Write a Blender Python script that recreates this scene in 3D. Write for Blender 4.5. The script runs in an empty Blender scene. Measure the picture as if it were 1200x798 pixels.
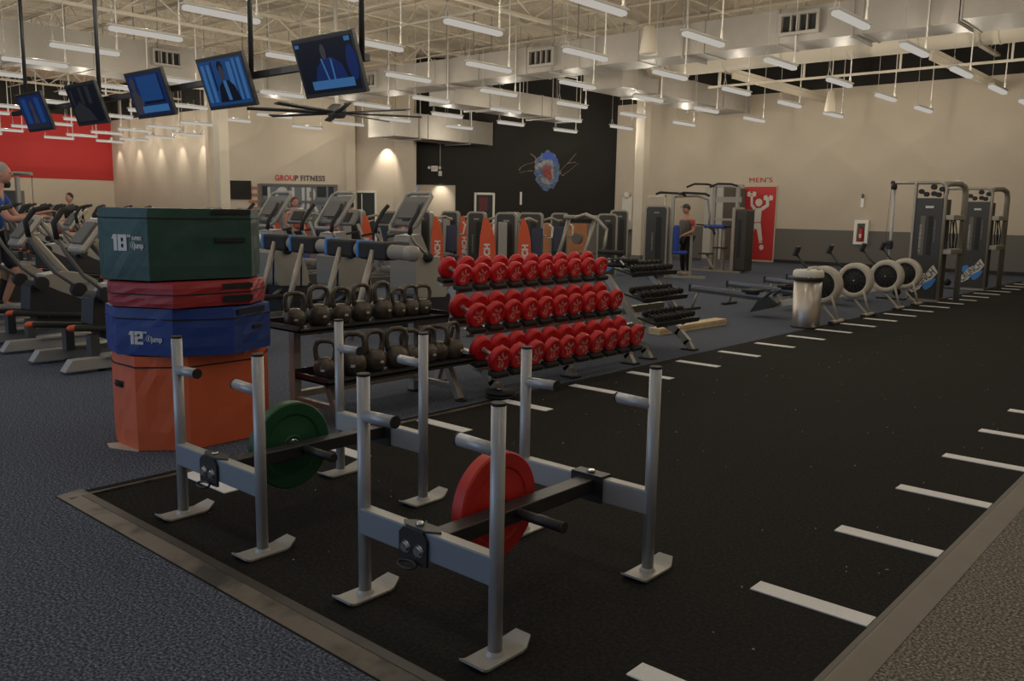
import bpy, bmesh, math, random
from mathutils import Vector, Matrix, Euler
random.seed(7)
PI = math.pi
scene = bpy.context.scene
COL = scene.collection

# ---------------------------------------------------------------- camera, world, exposure
CAM = Vector((4.592, -1.841, 1.544))
pitch, roll, yaw = math.radians(8.611), -0.01714, math.radians(-41.298)
FW = Vector((math.sin(yaw) * math.cos(pitch), math.cos(yaw) * math.cos(pitch), -math.sin(pitch)))
RT = Vector((math.cos(yaw), -math.sin(yaw), 0))
UP = RT.cross(FW)
r2 = math.cos(roll) * RT - math.sin(roll) * UP
u2 = math.sin(roll) * RT + math.cos(roll) * UP
cd = bpy.data.cameras.new('camera'); cam = bpy.data.objects.new('camera', cd); COL.objects.link(cam)
m = Matrix((r2, u2, -FW)).transposed().to_4x4(); m.translation = CAM
cam.matrix_world = m
cd.sensor_width = 36; cd.lens = 1008.7 / 1200 * 36; cd.clip_end = 300
scene.camera = cam
scene.view_settings.view_transform = 'Standard'
scene.view_settings.look = 'None'
scene.view_settings.exposure = -0.80
scene.view_settings.gamma = 1
scene.view_settings.use_curve_mapping = False
scene.cycles.use_denoising = True
scene.cycles.max_bounces = 8
scene.cycles.diffuse_bounces = 5
scene.cycles.sample_clamp_indirect = 3
w = bpy.data.worlds.new('world'); scene.world = w; w.use_nodes = True
w.node_tree.nodes['Background'].inputs[0].default_value = (0.50, 0.68, 1.0, 1)
w.node_tree.nodes['Background'].inputs[1].default_value = 0.45
al = bpy.data.lights.new('storefront_daylight', 'AREA'); al.shape = 'RECTANGLE'; al.size = 16; al.size_y = 3.4; al.energy = 420; al.color = (0.62, 0.78, 1.0)
ao = bpy.data.objects.new('storefront_daylight', al); COL.objects.link(ao); ao.location = (-7.5, -7.6, 2.0); ao.rotation_euler = (PI / 2, 0, 0)
LAMP_W = 30.0
LAMP_UP = 19.0
LAMP_COL = (1.0, 0.91, 0.755)
SPOT_W = 260.0

# ---------------------------------------------------------------- materials
MATS = {}
def mat(name, col, rough=0.6, metal=0.0, emit=None, es=1.0, noise=None, spec=0.5, bump=None, wave=None, coat=0):
    if name in MATS: return MATS[name]
    mt = bpy.data.materials.new(name); mt.use_nodes = True
    nt = mt.node_tree; b = nt.nodes['Principled BSDF']
    b.inputs['Base Color'].default_value = (*col, 1)
    b.inputs['Roughness'].default_value = rough
    b.inputs['Metallic'].default_value = metal
    b.inputs['Specular IOR Level'].default_value = spec
    if coat: b.inputs['Coat Weight'].default_value = coat; b.inputs['Coat Roughness'].default_value = 0.15
    if emit:
        b.inputs['Emission Color'].default_value = (*emit, 1); b.inputs['Emission Strength'].default_value = es
    tc = nt.nodes.new('ShaderNodeTexCoord')
    if noise:
        sc, c2, c3 = noise[:3]
        n = nt.nodes.new('ShaderNodeTexNoise'); n.inputs['Scale'].default_value = sc
        n.inputs['Detail'].default_value = 4; n.inputs['Roughness'].default_value = 0.7
        nt.links.new(tc.outputs['Object'], n.inputs['Vector'])
        cr = nt.nodes.new('ShaderNodeValToRGB'); e = cr.color_ramp.elements
        lo, hi = (noise[3], noise[4]) if len(noise) > 3 else (0.35, 0.65)
        e[0].position = lo; e[0].color = (*c2, 1); e[1].position = hi; e[1].color = (*c3, 1)
        md = e.__class__ and cr.color_ramp.elements.new((lo + hi) / 2); md.color = (*col, 1)
        nt.links.new(n.outputs['Fac'], cr.inputs['Fac']); nt.links.new(cr.outputs['Color'], b.inputs['Base Color'])
    if bump:
        n2 = nt.nodes.new('ShaderNodeTexNoise'); n2.inputs['Scale'].default_value = bump[0]; n2.inputs['Detail'].default_value = 3
        nt.links.new(tc.outputs['Object'], n2.inputs['Vector'])
        bp = nt.nodes.new('ShaderNodeBump'); bp.inputs['Strength'].default_value = bump[1]; bp.inputs['Distance'].default_value = bump[2]
        nt.links.new(n2.outputs['Fac'], bp.inputs['Height']); nt.links.new(bp.outputs['Normal'], b.inputs['Normal'])
    if wave:
        wv = nt.nodes.new('ShaderNodeTexWave'); wv.bands_direction = wave[1]; wv.inputs['Scale'].default_value = wave[0]
        nt.links.new(tc.outputs['Object'], wv.inputs['Vector'])
        bp = nt.nodes.new('ShaderNodeBump'); bp.inputs['Strength'].default_value = 0.8; bp.inputs['Distance'].default_value = wave[2]
        nt.links.new(wv.outputs['Fac'], bp.inputs['Height']); nt.links.new(bp.outputs['Normal'], b.inputs['Normal'])
    MATS[name] = mt
    return mt

M_wall = mat('beige_paint', (0.55, 0.475, 0.375), 0.85, noise=(0.6, (0.53, 0.455, 0.36), (0.57, 0.49, 0.39)), spec=0.2)
M_wains = mat('grey_paint', (0.15, 0.14, 0.125), 0.7, spec=0.3)
M_black = mat('black_paint', (0.028, 0.026, 0.023), 0.85, spec=0.2)
M_red = mat('red_paint', (0.45, 0.032, 0.030), 0.7, spec=0.3)
M_orange_w = mat('orange_paint', (0.42, 0.17, 0.07), 0.7, noise=(3, (0.36, 0.14, 0.06), (0.48, 0.2, 0.08)))
M_white = mat('white_paint', (0.7, 0.66, 0.58), 0.6)
M_deck = mat('ceiling_deck', (0.62, 0.53, 0.40), 0.75, wave=(3.2, 'Y', 0.05))
M_steelw = mat('cream_steel', (0.62, 0.55, 0.44), 0.6)
M_duct = mat('duct_metal', (0.33, 0.30, 0.26), 0.5, metal=0.2, noise=(1.2, (0.31, 0.28, 0.24), (0.35, 0.32, 0.28)))
M_ductdark = mat('vent_dark', (0.02, 0.02, 0.02), 0.8)
M_carpet = mat('blue_grey_carpet', (0.084, 0.096, 0.128), 0.95, noise=(85, (0.03, 0.037, 0.058), (0.21, 0.235, 0.30), 0.40, 0.62), spec=0.1, bump=(260, 0.35, 0.0025))
M_carpet2 = mat('brown_grey_carpet', (0.165, 0.148, 0.128), 0.95, noise=(85, (0.07, 0.062, 0.053), (0.38, 0.345, 0.30), 0.40, 0.62), spec=0.1, bump=(260, 0.35, 0.0025))
M_turf = mat('black_turf', (0.022, 0.021, 0.019), 0.95, noise=(60, (0.012, 0.012, 0.011), (0.040, 0.036, 0.030), 0.35, 0.7), spec=0.15, bump=(300, 0.8, 0.006))
M_strip = mat('rubber_transition', (0.105, 0.088, 0.068), 0.5, noise=(1.7, (0.032, 0.029, 0.025), (0.155, 0.128, 0.097), 0.42, 0.56), spec=0.4)
M_mark = mat('white_turf', (0.82, 0.82, 0.82), 0.9, noise=(150, (0.76, 0.76, 0.76), (0.86, 0.86, 0.86)), spec=0.1)
M_lint = mat('lint', (0.5, 0.48, 0.45), 0.9)
M_tube = mat('lit_tube', (0, 0, 0), 1.0, emit=(1.0, 0.94, 0.85), es=0.80, spec=0)
M_lampwhite = mat('fixture_white', (0.55, 0.52, 0.46), 0.5)
M_silver = mat('silver_paint', (0.40, 0.405, 0.415), 0.42, metal=0.35, spec=0.5)
M_silver2 = mat('silver_plate', (0.42, 0.41, 0.385), 0.5, metal=0.35)
M_greyp = mat('grey_plate_paint', (0.22, 0.25, 0.29), 0.5, metal=0.2)
M_blackm = mat('black_metal', (0.02, 0.02, 0.021), 0.45)
M_blackr = mat('black_rubber', (0.015, 0.015, 0.015), 0.7)
M_chrome = mat('chrome', (0.65, 0.65, 0.66), 0.2, metal=1)
M_rplate = mat('red_rubber', (0.50, 0.018, 0.012), 0.5, noise=(9, (0.44, 0.015, 0.01), (0.56, 0.022, 0.015)))
M_gplate = mat('green_rubber', (0.004, 0.075, 0.028), 0.5)
M_dbred = mat('red_urethane', (0.58, 0.012, 0.018), 0.42, noise=(12, (0.44, 0.008, 0.012), (0.56, 0.012, 0.018)))
M_dbmark = mat('pink_marks', (0.62, 0.33, 0.29), 0.6)
M_kb = mat('kettlebell_iron', (0.085, 0.07, 0.054), 0.38, metal=0.3, noise=(30, (0.06, 0.05, 0.038), (0.12, 0.10, 0.08)))
M_frame = mat('champagne_frame', (0.34, 0.31, 0.265), 0.4, metal=0.35)
M_shroud = mat('light_grey_shroud', (0.30, 0.285, 0.255), 0.45)
M_dgrey = mat('dark_grey_plastic', (0.05, 0.05, 0.048), 0.5)
M_mgrey = mat('mid_grey_plastic', (0.14, 0.135, 0.125), 0.5)
M_panel = mat('charcoal_panel', (0.038, 0.036, 0.032), 0.45)
M_blue = mat('blue_vinyl', (0.01, 0.05, 0.30), 0.5)
M_navy = mat('navy_pad', (0.012, 0.018, 0.06), 0.5)
M_orange = mat('orange_panel_paint', (0.62, 0.085, 0.02), 0.5)
M_lblue = mat('light_blue_print', (0.05, 0.22, 0.62), 0.5)
M_wprint = mat('white_print', (0.62, 0.60, 0.58), 0.6)
M_teal = mat('green_vinyl', (0.007, 0.055, 0.044), 0.5, noise=(5, (0.006, 0.048, 0.037), (0.009, 0.063, 0.052)), bump=(6, 0.35, 0.02))
M_bxred = mat('red_vinyl', (0.33, 0.022, 0.030), 0.5, bump=(7, 0.35, 0.02))
M_bxblue = mat('royal_blue_vinyl', (0.014, 0.045, 0.22), 0.5, bump=(6, 0.35, 0.02))
M_bxor = mat('orange_vinyl', (0.66, 0.125, 0.045), 0.5, bump=(4, 0.3, 0.02))
M_velcro = mat('black_velcro', (0.012, 0.012, 0.012), 0.8)
M_steelcan = mat('brushed_steel', (0.42, 0.39, 0.36), 0.33, metal=0.9)
M_bag = mat('bin_bag', (0.62, 0.60, 0.54), 0.4)
M_wood = mat('pine', (0.58, 0.45, 0.28), 0.6, noise=(8, (0.5, 0.38, 0.22), (0.64, 0.5, 0.32)))
M_glassdark = mat('dark_glass', (0.02, 0.024, 0.024), 0.5, spec=0.3)
M_glassgrey = mat('grey_glass', (0.13, 0.14, 0.14), 0.3)
M_skin = mat('skin', (0.48, 0.24, 0.17), 0.6)
M_hair = mat('dark_hair', (0.02, 0.015, 0.012), 0.7)
M_redhair = mat('auburn_hair', (0.12, 0.02, 0.012), 0.6)
M_signred = mat('sign_red', (0.5, 0.02, 0.02), 0.5)
M_signdark = mat('sign_dark', (0.05, 0.03, 0.03), 0.5)
M_fly = mat('flywheel_cream', (0.50, 0.46, 0.39), 0.5)
M_cage = mat('black_mesh', (0.018, 0.018, 0.018), 0.6)
def em(name, col, s=0.5): return mat(name, (0, 0, 0), 0.4, emit=col, es=s, spec=0.3)
M_scr_blue = em('screen_blue', (0.02, 0.12, 0.42)); M_scr_lb = em('screen_light_blue', (0.08, 0.28, 0.65), 0.6)
M_scr_dark = em('screen_dark', (0.01, 0.015, 0.04), 0.3); M_scr_skin = em('screen_grey', (0.12, 0.11, 0.13), 0.4)
M_scr_navy = em('screen_navy', (0.01, 0.04, 0.22)); M_scr_dg = em('screen_dull', (0.035, 0.038, 0.045), 0.6)
M_spotglow = em('downlight_glow', (1.0, 0.9, 0.75), 0.8)

# ---------------------------------------------------------------- mesh builder
class MB:
    def __init__(s): s.bm = bmesh.new()
    def box(s, c, d, rot=None, bev=0):
        bm = s.bm; M = Matrix.Translation(Vector(c))
        if rot is not None: M = M @ (rot.to_4x4() if isinstance(rot, Matrix) else Euler(rot).to_matrix().to_4x4())
        r = bmesh.ops.create_cube(bm, size=1.0, matrix=M @ Matrix.Diagonal((d[0], d[1], d[2], 1)))
        if bev:
            es = list({e for v in r['verts'] for e in v.link_edges})
            bmesh.ops.bevel(bm, geom=es, offset=bev, segments=2, affect='EDGES', profile=0.5)
        return s
    def b2(s, lo, hi, bev=0):
        return s.box([(a + b) / 2 for a, b in zip(lo, hi)], [abs(b - a) for a, b in zip(lo, hi)], bev=bev)
    def cyl(s, p0, p1, r, rb=None, seg=16, caps=True):
        p0 = Vector(p0); p1 = Vector(p1); d = p1 - p0
        q = Vector((0, 0, 1)).rotation_difference(d.normalized()).to_matrix().to_4x4()
        n0 = len(s.bm.faces)
        res = bmesh.ops.create_cone(s.bm, cap_ends=caps, cap_tris=False, segments=seg, radius1=r, radius2=r if rb is None else rb,
                              depth=d.length, matrix=Matrix.Translation((p0 + p1) / 2) @ q)
        for v in res['verts']:
            for f in v.link_faces:
                if len(f.verts) == 4: f.smooth = True
        return s
    def tube(s, pts, r, seg=8, closed=False, radii=None):
        pts = [Vector(p) for p in pts]; n = len(pts); bm = s.bm; rings = []
        prev = None
        for i, p in enumerate(pts):
            a = pts[(i - 1) % n] if (closed or i) else p
            b = pts[(i + 1) % n] if (closed or i < n - 1) else p
            t = (b - a).normalized()
            if prev is None:
                x = t.orthogonal().normalized()
            else:
                x = (prev - t * prev.dot(t))
                x = x.normalized() if x.length > 1e-6 else t.orthogonal().normalized()
            prev = x; y = t.cross(x); rr = radii[i] if radii else r
            rings.append([bm.verts.new(p + (x * math.cos(2 * PI * k / seg) + y * math.sin(2 * PI * k / seg)) * rr) for k in range(seg)])
        for i in range(n if closed else n - 1):
            A = rings[i]; B = rings[(i + 1) % n]
            for k in range(seg):
                f = bm.faces.new((A[k], A[(k + 1) % seg], B[(k + 1) % seg], B[k])); f.smooth = True
        if not closed:
            bm.faces.new(rings[0][::-1]); bm.faces.new(rings[-1])
        return s
    def lathe(s, prof, seg=24, M=None):
        M = M or Matrix(); bm = s.bm; rings = []
        for r, z in prof:
            if r < 1e-5: rings.append([bm.verts.new(M @ Vector((0, 0, z)))])
            else: rings.append([bm.verts.new(M @ Vector((r * math.cos(2 * PI * k / seg), r * math.sin(2 * PI * k / seg), z))) for k in range(seg)])
        for A, B in zip(rings, rings[1:]):
            for k in range(seg):
                k2 = (k + 1) % seg
                if len(A) == 1 and len(B) == 1: continue
                if len(A) == 1: f = bm.faces.new((A[0], B[k], B[k2]))
                elif len(B) == 1: f = bm.faces.new((A[k], A[k2], B[0]))
                else: f = bm.faces.new((A[k], A[k2], B[k2], B[k]))
                f.smooth = True
        return s
    def prism(s, poly, t, M=None, smooth=False):
        M = M or Matrix(); bm = s.bm
        a = [bm.verts.new(M @ Vector((x, y, 0))) for x, y in poly]
        b = [bm.verts.new(M @ Vector((x, y, t))) for x, y in poly]
        bm.faces.new(a[::-1]); bm.faces.new(b)
        n = len(a)
        for i in range(n):
            f = bm.faces.new((a[i], a[(i + 1) % n], b[(i + 1) % n], b[i])); f.smooth = smooth
        return s
    def sph(s, c, r, sc=(1, 1, 1), seg=16, rot=None):
        M = Matrix.Translation(Vector(c))
        if rot: M = M @ Euler(rot).to_matrix().to_4x4()
        res = bmesh.ops.create_uvsphere(s.bm, u_segments=seg, v_segments=max(6, seg // 2), radius=r, matrix=M @ Matrix.Diagonal((*sc, 1)))
        for v in res['verts']:
            for f in v.link_faces: f.smooth = True
        return s
    def build(s, name, material, parent=None, M=None, loc=None, rz=None, label=None):
        bmesh.ops.recalc_face_normals(s.bm, faces=s.bm.faces[:])
        me = bpy.data.meshes.new(name); s.bm.to_mesh(me); s.bm.free()
        o = bpy.data.objects.new(name, me); COL.objects.link(o)
        me.materials.append(material)
        if parent is not None: o.parent = parent
        if M is not None: o.matrix_local = M
        if loc is not None: o.location = loc
        if rz is not None: o.rotation_euler.z = rz
        if label: o['label'] = label
        return o

def B(): return MB()
def tag(o, label, cat, group=None):
    o['label'] = label; o['category'] = cat
    if group: o['group'] = group
    return o
def thing(name, label, cat, loc=(0, 0, 0), rz=0, group=None):
    o = bpy.data.objects.new(name, None); COL.objects.link(o); o.location = loc; o.rotation_euler.z = rz
    o.empty_display_size = 0.1
    return tag(o, label, cat, group)
def struct(name, mb, m, parent=None, loc=None):
    o = mb.build(name, m, parent, loc=loc)
    if parent is None: o['kind'] = 'structure'
    return o
def kids(o): return [c for c in ALL() if c.parent == o]
def ALL(): return list(COL.objects)
def tree_of(root):
    ch = {}
    for o in COL.objects:
        if o.parent: ch.setdefault(o.parent.name, []).append(o)
    return ch
def dup(root, loc, rz=None, label=None, group=None, ch=None):
    ch = ch or tree_of(root)
    def cp(o, par):
        c = o.copy(); COL.objects.link(c)
        if par is not None:
            mi = o.matrix_parent_inverse.copy(); c.parent = par; c.matrix_parent_inverse = mi
        for k in ch.get(o.name, []): cp(k, c)
        return c
    r = cp(root, None); r.location = loc
    if rz is not None: r.rotation_euler.z = rz
    if label: r['label'] = label
    if group: r['group'] = group
    return r
def text(body, size, material, parent, M, name='lettering', ext=0.002, bold=0.0, spacing=1.0, width=None, shear=0):
    cu = bpy.data.curves.new(name, 'FONT'); cu.body = body; cu.size = size; cu.extrude = ext; cu.offset = bold
    cu.align_x = 'CENTER'; cu.align_y = 'CENTER'; cu.space_character = spacing; cu.shear = shear
    tmp = bpy.data.objects.new('tmp', cu); COL.objects.link(tmp)
    bpy.context.view_layer.update()
    me = bpy.data.meshes.new_from_object(tmp.evaluated_get(bpy.context.evaluated_depsgraph_get()))
    bpy.data.objects.remove(tmp); bpy.data.curves.remove(cu)
    me.materials.clear(); me.materials.append(material); me.name = name
    if width:
        xs = [v.co.x for v in me.vertices]; k = width / (max(xs) - min(xs))
        for v in me.vertices: v.co.x *= k
    o = bpy.data.objects.new(name, me); COL.objects.link(o)
    if parent is not None: o.parent = parent
    o.matrix_local = M
    return o
def face_M(o, xdir, ydir):
    """matrix with local x along xdir, local y along ydir, origin o"""
    x = Vector(xdir).normalized(); y = Vector(ydir); y = (y - x * y.dot(x)).normalized(); z = x.cross(y)
    M = Matrix((x, y, z)).transposed().to_4x4(); M.translation = Vector(o); return M
ORD = ['', 'first', 'second', 'third', 'fourth', 'fifth', 'sixth', 'seventh', 'eighth', 'ninth', 'tenth', 'eleventh', 'twelfth', 'thirteenth', 'fourteenth', 'fifteenth', 'sixteenth', 'seventeenth', 'eighteenth']

# ---------------------------------------------------------------- structure
W, TY1 = 3.60, 24.6
YW = 25.05           # long back wall
ZT = 5.4             # paint change
ZD = 7.0             # deck
XL = -37.4
fl = B().b2((XL - .3, -8, -0.2), (-0.11, 26, 0)); struct('floor', fl, M_carpet)
struct('floor', B().b2((-0.11, -8, -0.2), (W + .13, -0.14, 0)), M_carpet)
struct('floor', B().b2((W + .13, -8, -0.2), (12, 26, 0)), M_carpet2)
struct('floor', B().b2((-0.11, -0.14, -0.2), (W + .13, 26, 0.0)), M_turf)
FH = Vector((math.sin(yaw), math.cos(yaw), 0))
def dg(a, z=0, off=0):   # point on the diagonal wall: a metres along, off metres in front of it
    return Vector((CAM.x, CAM.y, 0)) + FH * (32.6 - off) + RT * a + Vector((0, 0, z))
# transition strips around the turf (bevelled)
def strip(p0, p1, wdir, wd, h, name, m):
    p0 = Vector(p0); p1 = Vector(p1); wdir = Vector(wdir); bm = B()
    prof = [(0, 0), (0, h), (wd * .25, h * 1.05), (wd, 0.002), (wd, -0.01), (0, -0.01)]
    v = [[bm.bm.verts.new(p + wdir * x + Vector((0, 0, z))) for x, z in prof] for p in (p0, p1)]
    n = len(prof)
    for i in range(n): bm.bm.faces.new((v[0][i], v[0][(i + 1) % n], v[1][(i + 1) % n], v[1][i]))
    bm.bm.faces.new(v[0]); bm.bm.faces.new(v[1])
    return struct(name, bm, m)
strip((-0.11, 0, 0), (W + .13, 0, 0), (0, -1, 0), 0.13, 0.012, 'trim_1', M_strip)
strip((W, -0.1, 0), (W, 25, 0), (1, 0, 0), 0.13, 0.012, 'trim_2', mat('tan_rubber', (0.15, 0.125, 0.095), .5, noise=(.9, (.125, .105, .08), (.165, .138, .105))))
strip((0, -0.1, 0), (0, 3.2, 0), (-1, 0, 0), 0.05, 0.010, 'trim_3', M_strip)
struct('trim_17', B().b2((0, -.045, .0), (W, .0, .0135)), mat('dark_rubber_edge', (.05, .043, .035), .5))
struct('trim_18', B().b2((W - .0, -.03, .0), (W + .022, 25, .0135)), mat('tan_rubber_edge', (.085, .07, .055), .5))
# walls
struct('wall_back', B().b2((-14.05, YW, 1.10), (9, YW + .2, ZT)), M_wall)
struct('trim_4', B().b2((-14.05, YW - .004, 0), (9, YW + .2, 1.10)), M_wains)
struct('trim_5', B().b2((-14.05, YW - .0, ZT), (9, YW + .2, ZD)), M_black)
struct('baseboard_back', B().b2((-7.68, YW - .02, 0), (9, YW - .001, .10)), M_blackr)
struct('wall_left', B().b2((XL - .2, -8, 0), (XL, 16.9, 2.60)), M_wall)
struct('trim_6', B().b2((XL - .2, -8, 2.60), (XL, 16.9, ZT + .1)), M_red)
struct('trim_7', B().b2((XL - .2, -8, ZT + .1), (XL, 16.9, ZD)), M_black)
struct('wall_spotlit', B().b2((XL, 16.9, 0), (-25.4, 17.1, ZT)), M_wall)
struct('trim_8', B().b2((XL, 16.9, ZT), (-25.4, 17.1, ZD)), M_black)
struct('wall_right', B().b2((9, -8, 0), (9.2, 25.2, ZD)), M_wall)
def dwall(name, a0, a1, z0, z1, m, t=0.2, off=0.0):
    bm = B(); bm.box(dg((a0 + a1) / 2, (z0 + z1) / 2, off - t / 2), (a1 - a0, t, z1 - z0), rot=(0, 0, -yaw))
    return struct(name, bm, m)
dwall('wall_diagonal', -11.3, -4.43, 1.1, ZD, M_wall)
dwall('trim_9', -11.3, -4.43, 0, 1.1, M_wains, off=.003)
dwall('trim_10', -3.63, 3.8, 2.43, ZD, M_black)
dwall('trim_11', -3.63, -2.21, 1.1, 2.43, M_wall, off=-.05)
dwall('trim_12', -2.21, 3.8, 1.1, 2.43, M_black)
dwall('trim_13', -4.43, -1.0, 0, 1.1, M_wains, off=.002)
dwall('trim_14', -1.0, 2.75, 0, 1.1, M_orange_w, off=.003)
dwall('trim_15', 2.75, 3.8, 0, 1.1, M_wains, off=.002)
# angled return between the beige and the black parts
bm = B(); p0, p1 = dg(-4.43, 0, 0), dg(-3.63, 0, 0.75)
bm.box(((p0 + p1) / 2) + Vector((0, 0, 4.05)), ((p1 - p0).length, .12, 5.9), rot=(0, 0, math.atan2((p1 - p0).y, (p1 - p0).x)))
struct('wall_return', bm, M_wall)
bm = B(); q0 = dg(-3.66, 0, .75); q1 = dg(-3.66, 0, 0)
bm.box(((q0 + q1) / 2) + Vector((0, 0, 4.7)), ((q1 - q0).length, .06, 4.6), rot=(0, 0, math.atan2((q1 - q0).y, (q1 - q0).x))); struct('wall_return_side', bm, M_black)
struct('wall_end', B().b2((-25.6, 15.1, 0), (-25.4, 16.9, ZD)), M_wall)
bm = B(); p0 = dg(-6.05, 0, .15); bm.box(p0 + Vector((0, 0, ZD / 2)), (.34, .3, ZD), rot=(0, 0, -yaw)); struct('trim_16', bm, M_wall)
# ceiling deck, joists, girders
ceil = struct('ceiling', B().b2((XL - .2, -8, ZD), (9.2, 26, ZD + .15)), M_deck)
def joist(p0, p1, zt, zb, n, r, name):
    bm = B(); p0 = Vector(p0); p1 = Vector(p1); d = p1 - p0
    up = Vector((0, 0, zt)); lo = Vector((0, 0, zb)); wv = Vector((0.05, 0.05, 0))
    ang = math.atan2(d.y, d.x)
    for zz in (zt, zb):
        bm.box((p0 + p1) / 2 + Vector((0, 0, zz)), (d.length, r * 3.2, r * 1.6), rot=(0, 0, ang))
    for i in range(n):
        a = p0 + d * (i / n); b = p0 + d * ((i + .5) / n); c = p0 + d * ((i + 1) / n)
        bm.cyl(a + up, b + lo, r * .55, seg=5, caps=False); bm.cyl(b + lo, c + up, r * .55, seg=5, caps=False)
    return bm.build(name, M_steelw, ceil)
YJ = [y for y in (3.0, 4.9, 6.8, 8.7, 10.6, 12.5, 14.4, 16.3)]
for y in YJ: joist((XL + .1, y, 0), (8.8, y, 0), ZD - .06, ZD - .55, 40, .02, 'joist')
for y in (18.2, 20.1, 22.0, 23.9):
    a = (y + 1.84 - 32.2 * FH.y) / RT.y; xw = CAM.x + 32.2 * FH.x + RT.x * a
    joist((max(xw, -14) if y > 24 else xw + .3, y, 0), (8.8, y, 0), ZD - .06, ZD - .55, 22, .02, 'joist')
for x, y1 in ((-30.5, 16.8), (-23.2, 15.5), (-16.0, 20.5), (-8.8, 24.9), (-1.6, 24.9), (5.6, 24.9)):
    joist((x, -7, 0), (x, y1, 0), ZD - .5, ZD - 1.1, 16, .04, 'girder')
# bridging lines and conduits
for x in (-27, -20, -13.5, -11, -6.2, -3.6, 1.4, 3.6): B().box((x, 6 if x < -15 else 8.5, ZD - .57), (.035, 22 if x < -15 else 27, .035)).build('bridging_bar', M_steelw, ceil)
# door in the back wall with its red banner graphic
d1 = struct('door_1', B().b2((-8.86, YW - .03, 0), (-7.71, YW - .001, 2.44)), M_signred)
bx = B(); bx.b2((-8.9, YW - .04, 2.44), (-7.67, YW - .001, 2.475)); bx.b2((-7.71, YW - .04, 0), (-7.68, YW - .001, 2.44)); bx.build('door_frame', M_wall, d1)
B().b2((-8.84, YW - .045, 0.0), (-7.71, YW - .001, .05)).build('threshold', M_wall, d1)
fig = B(); FM = face_M((-8.86, YW - .031, 0), (1, 0, 0), (0, 0, 1))
FPN = [0]
def fp(poly): FPN[0] += 1; fig.prism(poly, .006 + FPN[0] * .0006, FM)
def circ(cx, cy, r, n=18, ry=None): return [(cx + r * math.cos(2 * PI * k / n), cy + (ry or r) * math.sin(2 * PI * k / n)) for k in range(n)]
fp(circ(.56, 1.93, .125))
fp([(.45, 1.74), (.68, 1.76), (.66, 1.30), (.40, 1.28)])                      # torso
fp([(.66, 1.78), (.70, 1.66), (.92, 1.82), (.90, 2.05), (.81, 2.05), (.81, 1.87)])   # right arm
fp([(.46, 1.76), (.40, 1.68), (.27, 1.82), (.26, 2.15), (.34, 2.15), (.35, 1.88)])   # left arm
fp([(.40, 1.25), (.66, 1.27), (.76, .70), (.64, .66), (.55, 1.03), (.47, 1.08), (.38, 1.0)])
fp([(.39, 1.2), (.45, 1.02), (.30, .68), (.20, .76)])
fp(circ(.74, .47, .075, ry=.09)); fp([(.64, .64), (.76, .67), (.76, .63), (.65, .60)]); fp(circ(.22, .55, .06, ry=.09))
for cx, cy, ang in ((.29, 2.19, .05), (.88, 2.07, .05)):
    fp([(cx - .12, cy - .02), (cx + .12, cy), (cx + .12, cy + .04), (cx - .12, cy + .03)])
    for sx in (-1, 1):
        for k, hh in ((.07, .075), (.13, .06)):
            fp([(cx + sx * k - .028, cy - hh), (cx + sx * k + .028, cy - hh), (cx + sx * k + .028, cy + hh + .02), (cx + sx * k - .028, cy + hh + .02)])
fig.build('figure_graphic', M_white, d1, label='white figure lifting dumbbells')
t = text("MEN'S", .22, M_signred, None, face_M((-8.30, YW - .01, 2.65), (1, 0, 0), (0, 0, 1)), 'wall_lettering', ext=.01, bold=.0, spacing=1.1, width=.80)
tag(t, "red MEN'S lettering on the beige wall above the red door", 'sign')
d2 = struct('door_2', B().b2((-13.0, YW - .02, 0), (-11.9, YW - .001, 2.1)), M_wall)
bx = B()
for lo, hi in (((-13.06, 0), (-13.0, 2.16)), ((-11.9, 0), (-11.84, 2.16)), ((-13.06, 2.1), (-11.84, 2.16))): bx.b2((lo[0], YW - .035, lo[1]), (hi[0], YW - .001, hi[1]))
bx.build('door_frame', M_white, d2); B().cyl((-12.0, YW - .08, 1.02), (-12.0, YW - .01, 1.02), .03).build('door_handle', M_chrome, d2)

# diagonal wall details ------------------------------------------
def DM(a, z, off): return face_M(dg(a, z, off), RT, (0, 0, 1))
def dbox(a0, a1, z0, z1, off, t):
    bm = B(); bm.box(dg((a0 + a1) / 2, (z0 + z1) / 2, off + t / 2), (a1 - a0, t, z1 - z0), rot=(0, 0, -yaw)); return bm
d3 = struct('door_3', dbox(-1.44, -.78, 0, 2.1, .0, .02), M_glassdark)
f = dbox(-1.5, -1.42, 0, 2.16, .0, .05); f.box(dg(-.77, 1.08, .025), (.08, .05, 2.16), rot=(0, 0, -yaw)); f.box(dg(-1.135, 2.13, .025), (.72, .05, .08), rot=(0, 0, -yaw)); f.build('door_frame', M_white, d3)
dbox(-1.32, -1.0, 1.5, 2.0, .02, .006).build('poster', mat('dull_red_print', (.12, .015, .02)), d3)
d4 = struct('door_4', dbox(-5.92, -5.22, 0, 2.1, .0, .02), M_glassdark)
f = dbox(-6.0, -5.92, 0, 2.16, .0, .05); f.box(dg(-5.18, 1.08, .025), (.08, .05, 2.16), rot=(0, 0, -yaw)); f.box(dg(-5.59, 2.13, .025), (.8, .05, .07), rot=(0, 0, -yaw)); f.box(dg(-5.7, 1.2, .025), (.03, .04, 1.7), rot=(0, 0, -yaw)); f.build('door_frame', M_white, d4)
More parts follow.
